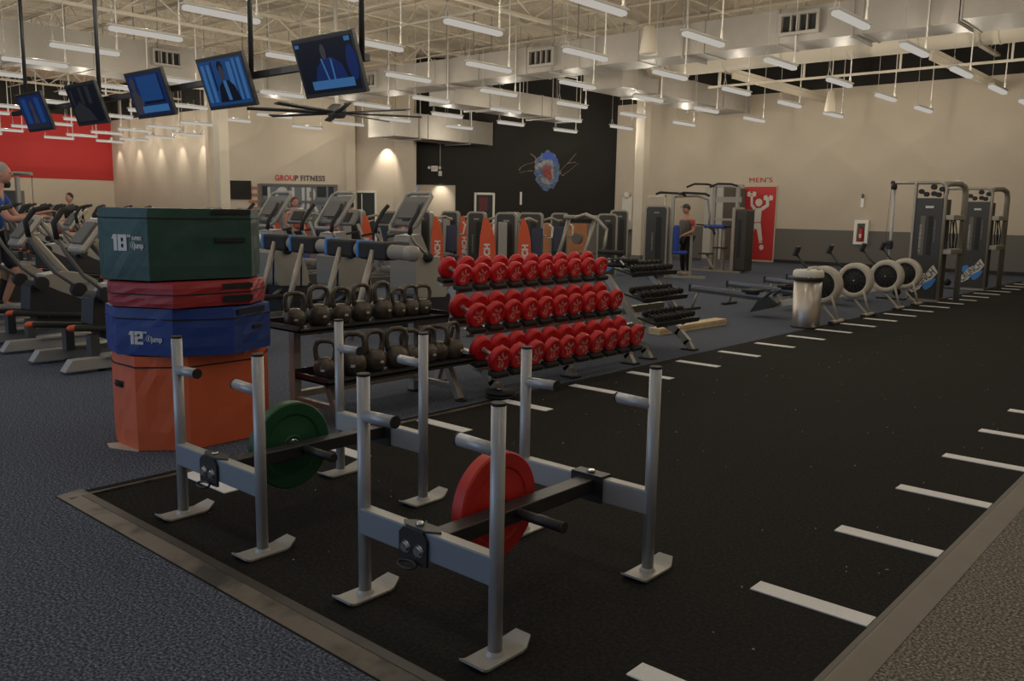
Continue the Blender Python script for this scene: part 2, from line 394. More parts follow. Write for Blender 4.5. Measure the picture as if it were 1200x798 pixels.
# storefront of the group room
win = struct('window_1', dbox(-9.6, -6.65, 0.0, 2.36, .0, .02), M_glassgrey)
f = B()
for a in (-9.45, -8.45, -7.55, -6.65): f.box(dg(a, 1.18, .04), (.07, .06, 2.36), rot=(0, 0, -yaw))
for z in (2.33, 1.72, .95): f.box(dg(-8.05, z, .045), (2.87, .06, .08), rot=(0, 0, -yaw))
f.build('window_frame', M_wains, win)
f = B()
for a, z, ww, hh in ((-9.3, 2.1, .2, .35), (-8.3, 1.2, .5, .3), (-7.2, 2.1, .35, .4), (-6.85, 2.1, .2, .4), (-9.1, 1.2, .3, .3), (-7.0, 1.3, .4, .5)): f.box(dg(a, z, .025), (ww, .01, hh), rot=(0, 0, -yaw))
f.build('window_pane', M_glassdark, win)
f = text('1OUR', 1.25, M_white, win, DM(-8.35, 1.75, .03), 'window_lettering', bold=.02, width=1.9); f.data.materials[0] = mat('pale_grey_print', (.5, .5, .5))
f = B()
for z in (2.2, 1.95, 1.7, 1.45): f.box(dg(-9.72, z, .03), (.42, .02, .1), rot=(0, 0, -yaw))
for z in (1.3, 1.12): f.box(dg(-10.05, z, .03), (1.3, .02, .1), rot=(0, 0, -yaw))
tag(f.build('striped_wall_print', M_orange_w), 'orange striped print on the wall beside the big black screen', 'wall print')
t = text('GROUP FITNESS', .28, M_signdark, None, DM(-8.0, 2.58, .02), 'wall_lettering', ext=.01, bold=.004, spacing=1.1, width=1.86)
tag(t, 'GROUP FITNESS lettering on the beige wall above the glazed room front', 'sign')
t.data.materials.append(M_signred)
xs = [v.co.x for v in t.data.vertices]; x0 = min(xs)
for p in t.data.polygons:
    if (p.center.x - x0) < .72: p.material_index = 1
f = thing('wall_screen', 'large blank black television screen on the far wall by the group room', 'television', dg(-10.35, 0, .06))
B().box((0, 0, 2.12), (1.06, .06, .68), rot=(0, 0, -yaw), bev=.01).build('screen_body', M_black, f)
# mural emblem: blue splash, grey creature head, red mouth, dashed lettering arcs
mu = thing('mural_emblem', 'round blue, grey and red creature emblem painted on the black wall', 'mural', dg(1.2, 3.03, .01))
MR = Matrix.Rotation(-yaw, 4, 'Z') @ Matrix.Rotation(PI / 2, 4, 'X')
def blob(n, rx, ry, j, cx=0, cy=0, seed=1):
    R = random.Random(seed); return [(cx + rx * math.cos(2 * PI * k / n) * (1 + R.uniform(-j, j)), cy + ry * math.sin(2 * PI * k / n) * (1 + R.uniform(-j, j))) for k in range(n)]
MUR = MR @ Matrix.Scale(1, 4)
def mp(polys, name, m, lvl):
    bm = B()
    for p in polys: bm.prism(p, .004, Matrix.Translation((0, 0, lvl)))
    bm.build(name, m, mu, M=MUR)
mp([blob(34, .47, .70, .10, seed=3)], 'blue_splash', mat('slate_blue_print', (.075, .12, .22), noise=(7, (.03, .05, .12), (.13, .18, .28))), 0)
mp([blob(16, .22, .15, .2, .0, .52, seed=5), blob(12, .12, .1, .2, .28, .38, seed=9)], 'bright_splash', mat('bright_blue_print', (.03, .08, .38)), .005)
mp([[(-.48, .12), (-.42, .24), (-.25, .27), (-.1, .36), (.05, .40), (.2, .33), (.24, .12), (.16, .1), (.1, .2), (-.1, .19), (-.25, .08), (-.42, .0)],
    [(-.4, -.2), (-.2, -.16), (-.18, -.22)], [(-.25, -.28), (-.1, -.24), (.0, -.3), (.06, -.42), (.22, -.38), (.2, -.5), (0, -.52), (-.2, -.44)],
    [(.2, .18), (.26, -.3), (.2, -.32), (.14, .0)]], 'creature_head', mat('creature_grey', (.22, .22, .215), noise=(9, (.10, .10, .11), (.34, .33, .31))), .01)
mp([[(-.2, .05), (-.05, .16), (.15, .12), (.18, -.28), (.05, -.34), (-.12, -.2)]], 'red_mouth', mat('mouth_red', (.26, .035, .03), noise=(12, (.10, .015, .015), (.40, .06, .04))), .012)
mp([[(-.08, -.02), (.0, .05), (.03, -.05)], [(.02, -.1), (.08, 0), (.12, -.15)], [(-.36, .3), (-.16, .36), (-.3, .27)]], 'dark_marks', M_signdark, .016)
dots = []
def arcpts(pts, n):
    out = []
    for (x0, y0), (x1, y1) in zip(pts, pts[1:]):
        for k in range(n): out.append((x0 + (x1 - x0) * k / n, y0 + (y1 - y0) * k / n))
    return out
for pts in ([(-.62, .58), (-.48, .5), (-.42, .38), (-.47, .28), (-.8, .2), (-1.0, .08), (-1.05, -.05)], [(-1.0, -.1), (-.7, -.03), (-.5, -.03)],
            [(1.05, .62), (.9, .45), (.8, .3), (.75, .25)], [(.85, .28), (1.1, .32)], [(1.12, .25), (.85, .02), (.62, -.15), (.55, -.18)], [(.72, .24), (.5, .0), (.5, -.15)]):
    for x, y in arcpts(pts, 4): dots.append([(x - .018, y - .01), (x + .018, y - .012), (x + .02, y + .01), (x - .018, y + .012)])
mp(dots, 'dashed_lettering', mat('dull_pink_print', (.30, .22, .17)), .002)
ex = thing('exit_sign', 'small white exit sign with two lamp heads on the black wall', 'exit sign', dg(-2.99, 3.02, .05))
B().box((0, 0, 0), (.24, .06, .2), rot=(0, 0, -yaw), bev=.01).build('sign_box', M_white, ex)
text('EXIT', .13, M_signred, ex, MR.copy() if False else face_M(-FH * .035, RT, (0, 0, 1)), width=.19)
hd = B()
for s_ in (-1, 1): hd.sph(RT * (s_ * .2) + Vector((0, 0, .03)), .06, seg=10)
hd.build('lamp_head', M_white, ex)
tag(dbox(.2, .28, 1.75, 2.22, .0, .03).build('wall_sign', M_white), 'narrow white vertical sign on the black wall below the mural', 'sign')
# downlights that wash the walls
def downlight(p, aim, label, e=1.0, size=1.2, group=None):
    t = thing('wall_washer', label, 'lamp', p, 0, group)
    d = (Vector(aim) - Vector(p)).normalized()
    B().cyl((0, 0, .06), (0, 0, .22), .07, seg=12).build('can', M_lampwhite, t)
    B().cyl((0, 0, .05), (0, 0, .062), .06, seg=12).build('lens', M_spotglow, t)
    B().cyl((0, 0, .22), (0, 0, 1.4), .008, seg=6).build('stem', M_lampwhite, t)
    l = bpy.data.lights.new('washer_light', 'SPOT'); l.energy = SPOT_W * e; l.spot_size = size; l.spot_blend = .9; l.color = (1, .9, .75); l.shadow_soft_size = 0
    o = bpy.data.objects.new('washer_light', l); COL.objects.link(o); o.parent = t; o.rotation_euler = d.to_track_quat('-Z', 'Y').to_euler()
for k, x in enumerate((-36.6, -34.6, -32.6, -30.7, -29.0)):
    downlight((x, 16.55, 4.35), (x, 16.9, 3.2), 'small wall washer lamp over the spotlit wall, %s from the red wall' % ORD[k + 1], .32, 1.0, 'wall washers over the spotlit wall')
p = dg(-4.75, 4.0, .3); downlight(p, dg(-4.75, 2.9, 0), 'small wall washer lamp beside the edge of the black wall', .9, 1.2)
p = dg(-2.75, 2.7, .35); downlight(p, dg(-2.75, 1.9, 0), 'small lamp lighting the white wall panel below the black wall', .35, 1.3)

# men's-room wall fittings
fe = thing('extinguisher_cabinet', 'white recessed fire extinguisher cabinet on the back wall', 'cabinet', (-4.91, YW, 1.06))
bx = B()
for lo, hi in (((-.21, -.37), (-.12, .37)), ((.12, -.37), (.21, .37)), ((-.12, .26), (.12, .37)), ((-.12, -.37), (.12, -.29))): bx.b2((lo[0], -.1, lo[1]), (hi[0], 0, hi[1]))
bx.build('cabinet_frame', mat('bright_white', (.85, .82, .76)), fe)
B().b2((-.12, -.02, -.3), (.12, -.004, .28)).build('cabinet_back', M_wains, fe)
fx = tag(B().lathe([(0, 0), (.06, 0), (.065, .02), (.065, .3), (.04, .36), (.02, .38), (.02, .42), (0, .42)], 14).build('fire_extinguisher', M_signred, loc=(-4.91, YW - .065, .78)), 'red fire extinguisher inside the white wall cabinet', 'fire extinguisher')
B().box((0, 0, .43), (.09, .03, .04)).build('valve', M_blackm, fx); B().box((0, -.066, .17), (.07, .006, .12)).build('label_plate', M_wprint, fx)
el = thing('emergency_light', 'slim white alarm strobe on the beige wall above the extinguisher', 'alarm', (-4.95, YW, 1.98))
B().b2((-.05, -.06, -.18), (.05, 0, .12), bev=.01).build('housing', mat('bright_white', (.85, .82, .76)), el); B().sph((0, -.05, .16), .05, (.8, .8, 1.6), 10).build('lens', M_wains, el)
pf = thing('framed_notice', 'small framed notice on the beige wall beside the tall white locker', 'picture', (-9.95, YW, 1.95))
B().b2((-.16, -.03, -.24), (.16, 0, .24)).build('frame', M_wains, pf); B().b2((-.1, -.035, -.17), (.1, -.03, .17)).build('print', M_shroud, pf)
ws = thing('wall_fixture', 'white drinking fountain unit fixed to the beige wall beside the column', 'fountain', (-13.45, YW, 0))
B().b2((-.25, -.35, .9), (.25, 0, 1.25), bev=.04).build('basin', M_white, ws); B().b2((-.22, -.1, 1.25), (.22, 0, 2.1), bev=.03).build('back_panel', M_white, ws); B().sph((0, -.12, 2.15), .12, seg=10).build('cover', M_white, ws)

# columns
for x, y, lb in ((-11.48, 22.84, 'square cream column standing before the mural wall'), (-20.9, 13.0, 'square cream column behind the hanging televisions')):
    c = thing('column', lb, 'column', (x, y, 0))
    B().b2((-.175, -.175, 0), (.175, .175, ZD - .6), bev=.02).build('shaft', M_steelw, c)
    B().b2((-.2, -.2, 0), (.2, .2, .12)).build('base', M_wains, c)
c = dbox(3.3, 3.5, 0, 0, 0, .1) if False else None

# ---------------------------------------------------------------- ducts
def vent(par, M, wd=.8, hh=.42):
    bm = B()
    for lo, hi in (((-wd / 2, -hh / 2), (-wd / 2 + .06, hh / 2)), ((wd / 2 - .06, -hh / 2), (wd / 2, hh / 2)), ((-wd / 2 + .06, hh / 2 - .06), (wd / 2 - .06, hh / 2)), ((-wd / 2 + .06, -hh / 2), (wd / 2 - .06, -hh / 2 + .06))):
        bm.b2((lo[0], lo[1], 0), (hi[0], hi[1], .12))
    for k in (-1, 0, 1): bm.b2((k * wd / 5 - .015, -hh / 2 + .06, .02), (k * wd / 5 + .015, hh / 2 - .06, .1))
    v = bm.build('vent_frame', M_duct, par, M=M)
    B().b2((-wd / 2 + .03, -hh / 2 + .03, .005), (wd / 2 - .03, hh / 2 - .03, .02)).build('vent_opening', M_ductdark, v)
def duct(lo, hi, label, axis, vents=(), step=1.5):
    c = [(a + b) / 2 for a, b in zip(lo, hi)]
    t = thing('air_duct', label, 'air duct', (c[0], c[1], lo[2]))
    h = hi[2] - lo[2]; dx = (hi[0] - lo[0]) / 2; dy = (hi[1] - lo[1]) / 2
    B().b2((-dx, -dy, 0), (dx, dy, h)).build('duct_body', M_duct, t)
    L = dx if axis == 'x' else dy; n = int(2 * L / step)
    for k in range(n + 1):
        s_ = -L + 2 * L * k / n; bm = B()
        if axis == 'x': bm.b2((s_ - .015, -dy - .02, -.02), (s_ + .015, dy + .02, h + .02))
        else: bm.b2((-dx - .02, s_ - .015, -.02), (dx + .02, s_ + .015, h + .02))
        bm.build('seam_flange', M_duct, t)
    n = max(2, int(2 * L / 3.2))
    for k in range(n):
        s_ = -L + 2 * L * (k + .5) / n; bm = B()
        for e in (-1, 1):
            x, y = (s_, e * (dy + .03)) if axis == 'x' else (e * (dx + .03), s_)
            bm.b2((x - .012, y - .012, -.04), (x + .012, y + .012, ZD - lo[2]))
        if axis == 'x': bm.b2((s_ - .02, -dy - .05, -.06), (s_ + .02, dy + .05, -.02))
        else: bm.b2((-dx - .05, s_ - .02, -.06), (dx + .05, s_ + .02, -.02))
        bm.build('hanger_strap', M_duct, t)
    for s_, z in vents:
        if axis == 'x': vent(t, face_M((s_ - c[0], -dy, z - lo[2]), (1, 0, 0), (0, 0, 1)))
        else: vent(t, face_M((dx, s_ - c[1], z - lo[2]), (0, 1, 0), (0, 0, 1)))
    return t
duct((-17.4, 14.46, 4.8), (0.15, 15.4, 5.42), 'long grey rectangular air duct crossing the middle of the ceiling', 'x', vents=((-2.6, 5.12), (-8.9, 5.12), (-15.3, 5.12)))
duct((0.2, 14.46, 4.85), (6.5, 15.8, 5.65), 'wide grey duct section at the top right of the ceiling', 'x')
duct((-18.9, -2, 4.8), (-17.65, 14.28, 5.65), 'deep grey air duct at the upper left above the televisions', 'y', vents=((9.6, 5.3),))
duct((-9.5, 16.9, 4.70), (-8.3, 24.0, 5.25), 'grey branch duct running towards the men\'s room wall', 'y')
duct((-18.7, 17.2, 3.9), (-17.5, 22.0, 4.7), 'low grey duct over the left edge of the black wall', 'y')
duct((-13.9, 15.5, 4.45), (-12.9, 21.2, 5.05), 'grey branch duct above the mural', 'y')
t = thing('round_duct', 'large round spiral air duct beyond the rectangular duct', 'air duct', (-1.5, 18.0, 5.36))
B().cyl((-6.6, 0, 0), (8.5, 0, 0), .36, seg=28).build('duct_body', M_steelw, t)
for k in range(10): B().cyl((-6.0 + k * 1.5, 0, 0), (-5.96 + k * 1.5, 0, 0), .375, seg=28).build('seam_flange', M_steelw, t)
t = thing('truss', 'cream steel truss running along the top of the back wall', 'truss', (-1.5, 18.62, 5.1))
B().box((2.5, 0, .1), (15.6, .10, .1)).build('top_chord', M_steelw, t); B().box((2.5, 0, -.35), (15.6, .05, .05)).build('bottom_chord', M_steelw, t)
for k in range(7): B().b2((-5.0 + k * 2.2, -.02, -.33), (-4.96 + k * 2.2, .02, .08)).build('web_bar', M_steelw, t)
for k, x in enumerate((-6.2, -1.5, 3.2, 7.0)):
    t = thing('steel_beam', 'cream steel beam above the back wall, %s from the left' % ORD[k + 1], 'beam', (x, 21.8, 5.1))
    B().b2((-.09, -3.1, -.02), (.09, 3.2, .06)).build('flange', M_steelw, t); B().b2((-.03, -3.05, -.16), (.03, 3.2, -.02)).build('web', M_steelw, t); B().b2((-.05, -3.1, .06), (.05, -3.0, 1.85)).build('hanger_post', M_steelw, t)

# ---------------------------------------------------------------- hanging strip lights
ld = bpy.data.lights.new('lamp_light', 'POINT'); ld.energy = LAMP_W; ld.color = LAMP_COL; ld.shadow_soft_size = 0.0
ld2 = ld.copy(); ld2.energy = LAMP_UP
def make_light():
    t = thing('strip_light', 'x', 'ceiling light', (0, 0, 4.3))
    bm = B(); bm.box((0, 0, 0), (.13, 1.22, .075), bev=.03); bm.build('lamp_tube', M_tube, t)
    B().b2((-.075, -.63, .04), (.075, .63, .07), bev=.008).build('reflector', M_lampwhite, t)
    bm = B(); bm.cyl((0, .58, .05), (0, .58, ZD - 4.3 - .05), .013, seg=6); bm.cyl((0, .58, .05), (0, .58, .3), .03, .012, seg=6); bm.build('hanging_rod', M_lampwhite, t)
    bm = B(); bm.cyl((-.05, -.56, .05), (0, -.56, .24), .006, seg=5); bm.cyl((.05, -.56, .05), (0, -.56, .24), .006, seg=5); bm.cyl((0, -.56, .24), (0, -.56, ZD - 4.3 - .05), .005, seg=5); bm.build('hanging_wire', M_lampwhite, t)
    o = bpy.data.objects.new('lamp_light', ld); COL.objects.link(o); o.parent = t; o.location = (0, 0, -.35)
    o = bpy.data.objects.new('lamp_uplight', ld2); COL.objects.link(o); o.parent = t; o.location = (0, 0, .12)
    return t
L0 = make_light(); chL = tree_of(L0); first = True
nl = 0
for i in range(-2, 16):
    x = -.3 - 2.35 * i
    for j in range(-2, 7):
        y = 5.2 + 2.87 * j
        if x < -25.3 and y > 16.4:
            if j != 4: continue
            y = 16.0
        fwd = (Vector((x, y, 0)) - Vector((CAM.x, CAM.y, 0))).dot(FH)
        if (fwd > 31.6 and x > -25.3) or x < XL + .5: continue
        if x > -25.3 and (Vector((x, y + .6, 0)) - Vector((CAM.x, CAM.y, 0))).dot(FH) > 32.2: continue
        yo = y
        if j == 0 and i > 0: pass
        # leave out the lamps nobody could see except the ones near the camera that light the floor
        lat = (Vector((x, y, 0)) - Vector((CAM.x, CAM.y, 0))).dot(RT)
        vis = fwd > 7.5 and abs(lat) < fwd * .62 + 1
        near = fwd < 12 and abs(x) < 12
        if not (vis or near): continue
        lab = 'white strip light, %s line counted from the right, %s place from the front' % (ORD[i + 3], ORD[j + 3])
        if first: L0.location = (x, yo, 4.3); L0['label'] = lab; L0['group'] = 'strip lights hanging in lines from the ceiling'; first = False
        else: dup(L0, (x, yo, 4.3), label=lab, group='strip lights hanging in lines from the ceiling', ch=chL)
        nl += 1
print('LIGHTS', nl)
# pendant cones
for x, y, z, lb, r in ((-4.7, 12.5, 4.75, 'cream cone shaped speaker hanging from the ceiling', .17), (-4.14, 20, 4.35, 'small pale pendant cone hanging before the back wall', .13)):
    t = thing('pendant_speaker', lb, 'speaker', (x, y, z))
    B().lathe([(0, -.25), (r, -.25), (r * 1.02, -.22), (r * .6, .25), (0, .27)], 20).build('cone', M_steelw, t)
    B().cyl((0, 0, .25), (0, 0, ZD - z - .05), .012, seg=6).build('hanging_rod', M_steelw, t)
# ceiling fan
t = thing('ceiling_fan', 'huge dark multi-blade ceiling fan hanging beyond the nearest television', 'fan', (-12.95, 11.5, 3.82))
B().lathe([(0, -.12), (.18, -.12), (.24, -.04), (.24, .1), (.12, .2), (0, .22)], 20).build('hub', M_dgrey, t)
B().cyl((0, 0, .2), (0, 0, ZD - 3.9), .05, seg=10).build('fan_rod', M_lampwhite, t)
for k in range(8):
    a = 2 * PI * k / 8 + .25
    B().box((1.15, 0, 0), (1.9, .17, .035), rot=(.18, 0, 0)).build('blade', M_blackm if k % 8 in (0, 1, 6, 7, 5) else M_dgrey, t, rz=a)

# ---------------------------------------------------------------- televisions on a rail
rail = thing('television_rail', 'long black rail on poles carrying the row of televisions', 'rail', (-8.5, 4.84, 0))
B().b2((-6.2, -.04, 3.24), (4.9, .04, 3.32)).build('rail_bar', M_blackm, rail)
for x in (-3.7, -6.05, -8.25 - 2.5, -14.0):
    bm = B(); bm.cyl((x + 8.5, 0, 3.3), (x + 8.5, 0, ZD), .035, seg=10); bm.build('pole', M_blackm, rail)
def tvfig(kind):
    out = []
    w_, h_ = 1.13, .66
    def R(x0, y0, x1, y1): return [(x0, y0), (x1, y0), (x1, y1), (x0, y1)]
    if kind == 0:
        out += [(M_scr_dark, [R(-.54, -.3, .54, .3)]), (M_scr_navy, [[(-.30, -.2), (-.2, .0), (-.05, .09), (.12, .09), (.28, 0), (.36, -.2)], circ(.47, .0, .1, ry=.2)]),
                (M_scr_skin, [circ(-.02, .16, .05, ry=.09)]), (M_scr_lb, [[(-.1, .09), (-.07, .09), (.0, -.17), (-.03, -.17)], [(.08, .09), (.11, .06), (.11, -.17), (.08, -.17)], R(-.36, -.26, .44, -.16), R(-.53, .24, -.45, .28), R(.42, .24, .52, .29)])]
    elif kind == 1:
        out += [(M_scr_blue, [R(-.54, -.3, .54, .3)]), (M_scr_lb, [R(-.5, -.25, -.42, .25), R(-.36, -.25, -.28, .25), R(.15, -.25, .25, .25), R(.3, -.25, .36, .28), R(.42, -.25, .5, .28)]),
                (M_scr_dark, [[(-.22, -.26), (-.16, -.05), (-.04, .02), (.1, .02), (.22, -.06), (.3, -.26)], R(-.24, -.1, -.21, .28), circ(-.02, .2, .07, ry=.08)]), (M_scr_skin, [circ(-.01, .12, .055, ry=.1)]), (M_scr_lb, [[(-.03, .02), (.05, .02), (.08, -.24), (.0, -.24)]])]
    elif kind == 2:
        out += [(M_scr_navy, [R(-.54, -.3, .54, .3)]), (M_scr_blue, [R(-.25, -.14, .42, .27)]), (M_scr_skin, [[(-.52, -.28), (-.5, .05), (-.36, .08), (-.24, -.05), (-.24, -.28)], circ(-.4, .17, .07, ry=.1)]),
                (M_scr_dark, [R(-.2, -.14, .42, -.1), R(.42, -.14, .45, .28)]), (M_scr_lb, [R(-.3, -.27, .5, -.17)])]
    elif kind == 3:
        out += [(M_scr_dark, [R(-.54, -.3, .54, .3)]), (M_scr_dg, [[(-.5, -.28), (-.5, -.05), (-.2, .05), (.1, -.1), (.25, -.28)], R(-.45, .0, -.38, .25), R(-.1, .0, 0, .28), R(.15, .0, .3, .28)])]
    else:
        out += [(M_scr_navy, [R(-.54, -.3, .54, .3)]), (M_scr_blue, [R(-.4, -.2, -.2, .25), R(.2, -.2, .4, .25)]), (M_scr_skin, [circ(-.0, .1, .07, ry=.11), [(-.12, -.2), (-.05, .0), (.05, .0), (.12, -.2)]]), (M_scr_dg, [R(-.5, -.29, .5, -.22)])]
    return out
for k, (x, lb) in enumerate(((-4.04, 'nearest hanging television, showing a person in a dark suit above a blue caption bar'), (-6.32, 'hanging television showing a suited person against blue curtains'),
                             (-8.5, 'hanging television with a bright blue picture, middle of the five'), (-10.75, 'hanging television with a dim grey picture'), (-13.0, 'farthest hanging television, at the left edge, with a dark blue picture'))):
    t = thing('television', lb, 'television', (x, 4.62, 3.2)); t.rotation_euler = (math.radians(18), 0, 0)
    B().b2((-.585, -.02, -.35), (.585, .035, .35), bev=.008).build('television_body', M_blackm, t)
    for q, (m_, polys) in enumerate(tvfig(k)):
        for p_ in polys: B().prism(p_, .0012).build('screen_picture' if q else 'screen', m_, t, M=face_M((0, -.0215 - q * .002, 0), (1, 0, 0), (0, 0, 1)))
    bm = B(); bm.box((0, .08, 0), (.2, .1, .3)); bm.box((0, .12, .12), (.06, .12, .06)); bm.build('wall_bracket', M_blackm, t)

# ---------------------------------------------------------------- turf marks
n = 0
for k in range(26):
    y = .606 + k * .9144
    tag(B().b2((.0, y - .10, -.001), (.478, y, .005)).build('turf_mark', M_mark), 'white stripe at the left edge of the black turf, %s from the near end' % (ORD[k + 1] if k < 18 else str(k + 1) + 'th'), 'turf marking', 'white stripes on the left edge of the turf')
for k in range(0, 9):
    y = .557 + k * .9144
    tag(B().b2((3.112, y - .10, -.001), (3.59, y, .005)).build('turf_mark', M_mark), 'white stripe at the right edge of the black turf, %s from the near end' % ORD[k + 1], 'turf marking', 'white stripes on the right edge of the turf')
bm = B(); R = random.Random(4)
for k in range(150):
    x = R.uniform(.1, 3.5); y = R.uniform(.1, 11); a = R.uniform(0, 3); s_ = R.uniform(.0015, .0035)
    bm.box((x, y, .004), (s_ * R.uniform(1, 4), s_, .003), rot=(0, 0, a))
o = bm.build('lint', M_lint); o['kind'] = 'stuff'; tag(o, 'specks of pale lint scattered over the black turf', 'lint')

# ---------------------------------------------------------------- push sleds
def make_sled(loc, label):
    t = thing('push_sled', label, 'push sled', loc)
    X1, Y1, H = .71, .975, .904
    for px, py in ((0, 0), (X1, 0), (0, Y1), (X1, Y1)):
        p = B().cyl((px, py, .012), (px, py, H), .0255, seg=24).build('upright_post', M_silver, t)
        B().cyl((px, py, H - .004), (px, py, H + .006), .0262, seg=24).build('post_cap', M_blackr, p)
        B().lathe([(.0255, .028), (.034, .018), (.036, .012)], 20, Matrix.Translation((px, py, 0))).build('weld_collar', M_silver2, p)
        sx = 1 if px == 0 else -1
        h = B().cyl((px, py, .742), (px + sx * .185, py, .748), .0235, seg=20).build('push_handle', M_silver, t)
        B().cyl((px + sx * .183, py, .748), (px + sx * .190, py, .748), .0245, seg=20).build('handle_cap', M_blackr, h)
        prof = [(-.122, .017), (-.105, .008), (-.088, .004), (.085, .004), (.105, .010), (.150, .032)]
        bm = B(); vs = []
        for y, z in prof:
            vs.append([bm.bm.verts.new((px + dx, py + y + .0, z + dz)) for dx, dz in ((-.056, 0), (.056, 0), (.056, .009), (-.056, .009))])
        # taper the raised front corners
        for v in vs[-1]: v.co.x = px + (v.co.x - px) * .62
        for a, b in zip(vs, vs[1:]):
            for q in range(4): bm.bm.faces.new((a[q], a[(q + 1) % 4], b[(q + 1) % 4], b[q]))
        bm.bm.faces.new(vs[0]); bm.bm.faces.new(vs[-1][::-1])
        bm.build('skid_shoe', M_silver2, t)
    for py in (0, Y1):
        B().b2((.0, py - .026, .268), (X1, py + .026, .372), bev=.004).build('cross_beam', M_greyp if py == 0 else M_silver, t)
        B().b2((.01, py - .024, .370), (X1 - .01, py + .024, .3745)).build('beam_top', M_silver2, t)
    XB = .395
    B().b2((XB - .042, .02, .305), (XB + .042, Y1 - .02, .366), bev=.004).build('spine_bar', M_blackm, t)
    # far clamp bracket
    bm = B(); bm.b2((XB - .085, Y1 - .036, .262), (XB + .085, Y1 - .027, .380)); bm.b2((XB - .085, Y1 + .027, .262), (XB + .085, Y1 + .036, .380)); bm.b2((XB - .085, Y1 - .036, .374), (XB + .085, Y1 + .036, .386), bev=.003)
    br = bm.build('clamp_bracket', M_blackm, t); B().cyl((XB, Y1, .385), (XB, Y1, .397), .018, seg=6).build('bolt', M_chrome, br)
    # near tow plate: top ears, front plate, two bolts, ring
    XT = .325
    bm = B(); bm.prism([(-.10, 0), (-.055, .032), (.06, .032), (.105, 0), (.055, -.03), (-.055, -.03)], .008, Matrix.Translation((XT + .01, 0, .3745)))
    tp = bm.build('top_plate', M_dgrey, t); B().cyl((XT, 0, .382), (XT, 0, .394), .018, .014, seg=8).build('bolt', M_chrome, tp)
    bm = B(); bm.prism([(-.075, .245), (.075, .245), (.075, .345), (.05, .375), (-.05, .375), (-.075, .35)], .012, face_M((XT, -.027, 0), (1, 0, 0), (0, 0, 1)))
    tp = bm.build('tow_plate', M_blackm, t)
    for e in (-.036, .036): B().cyl((XT + e, -.038, .30), (XT + e, -.052, .30), .019, seg=6).build('bolt', M_chrome, tp); B().cyl((XT + e, -.036, .30), (XT + e, -.042, .30), .024, seg=16).build('washer', M_chrome, tp)
    ring = [(XT + .045 * math.cos(a) , -.045 - .02 + .02 * math.sin(a), .248 + .006 * math.sin(a)) for a in [2 * PI * k / 18 for k in range(18)]]
    B().tube(ring, .0055, 6, closed=True).build('tow_ring', M_blackm, tp)
    # weight pegs
    pg = B().cyl((XB + .03, .425, .345), (XB + .275, .425, .345), .021, seg=18).build('weight_peg', M_blackm, t)
    B().cyl((XB + .272, .425, .345), (XB + .279, .425, .345), .0222, seg=18).build('peg_cap', M_blackr, pg)
    B().cyl((XB - .03, .425, .345), (XB - .25, .425, .345), .021, seg=18).build('weight_peg', M_blackm, t)
    return t
def make_plate(loc, m_, name, label, ry):
    Rr = .225; Mx = Matrix.Rotation(PI / 2, 4, 'Y')
    prof = [(.0255, -.03), (.05, -.034), (.055, -.028), (.085, -.026), (.09, -.025), (.155, -.025), (.163, -.031), (.218, -.033), (Rr, -.026), (Rr, .026), (.218, .033), (.163, .031), (.155, .025), (.09, .025), (.085, .026), (.055, .028), (.05, .034), (.0255, .03), (.0255, -.03)]
    o = B().lathe(prof, 56, Mx).build(name, m_, None)
    o.location = loc; o.rotation_euler = (0, ry, 0)
    es = o.modifiers.new('edge_split', 'EDGE_SPLIT'); es.split_angle = math.radians(28)
    B().lathe([(.0255, -.036), (.034, -.036), (.034, .036), (.0255, .036), (.0255, -.036)], 24, Mx).build('steel_hub', M_chrome, o)
    return tag(o, label, 'weight plate')
make_sled((2.00, .24, 0), 'nearer silver push sled loaded with a red plate')
make_sled((.625, .195, 0), 'farther silver push sled loaded with a green plate')
make_plate((2.30, .68, .345), M_rplate, 'weight_plate', 'red rubber weight plate hung on the nearer sled', 0)
make_plate((.91, .635, .335), M_gplate, 'weight_plate', 'green rubber weight plate hung on the farther sled', 0)

def digits(body, h, par, M):
    # heavy block digits drawn as flat plates
    seg = {'1': [[(0, .72), (.14, 1), (.42, 1), (.42, 0), (.16, 0), (.16, .72)]],
           '8': [[(0, 0), (.7, 0), (.7, .2), (0, .2)], [(0, .8), (.7, .8), (.7, 1), (0, 1)], [(0, .2), (.26, .2), (.26, .8), (0, .8)], [(.44, .2), (.7, .2), (.7, .8), (.44, .8)], [(.26, .43), (.44, .43), (.44, .57), (.26, .57)]],
           '2': [[(0, .8), (.7, .8), (.7, 1), (0, 1)], [(.44, .45), (.7, .45), (.7, .8), (.44, .8)], [(0, .42), (.44, .42), (.44, .6), (0, .6)], [(0, .2), (.26, .2), (.26, .42), (0, .42)], [(0, 0), (.7, 0), (.7, .2), (0, .2)], [(.0, .66), (.24, .66), (.24, .8), (0, .8)]],
           '"': [[(0, .84), (.09, .84), (.11, 1), (.0, 1)], [(.14, .84), (.23, .84), (.25, 1), (.14, 1)]]}
    bm = B(); x = 0
    for ch, adv in zip(body, (.48, .76, .3)):
        for p in seg[ch]: bm.prism([((a + x) * h - .6 * h, b * h - .5 * h) for a, b in p], .0015)
        x += adv
    return bm.build('digit_print', M_wprint, par, M=M)
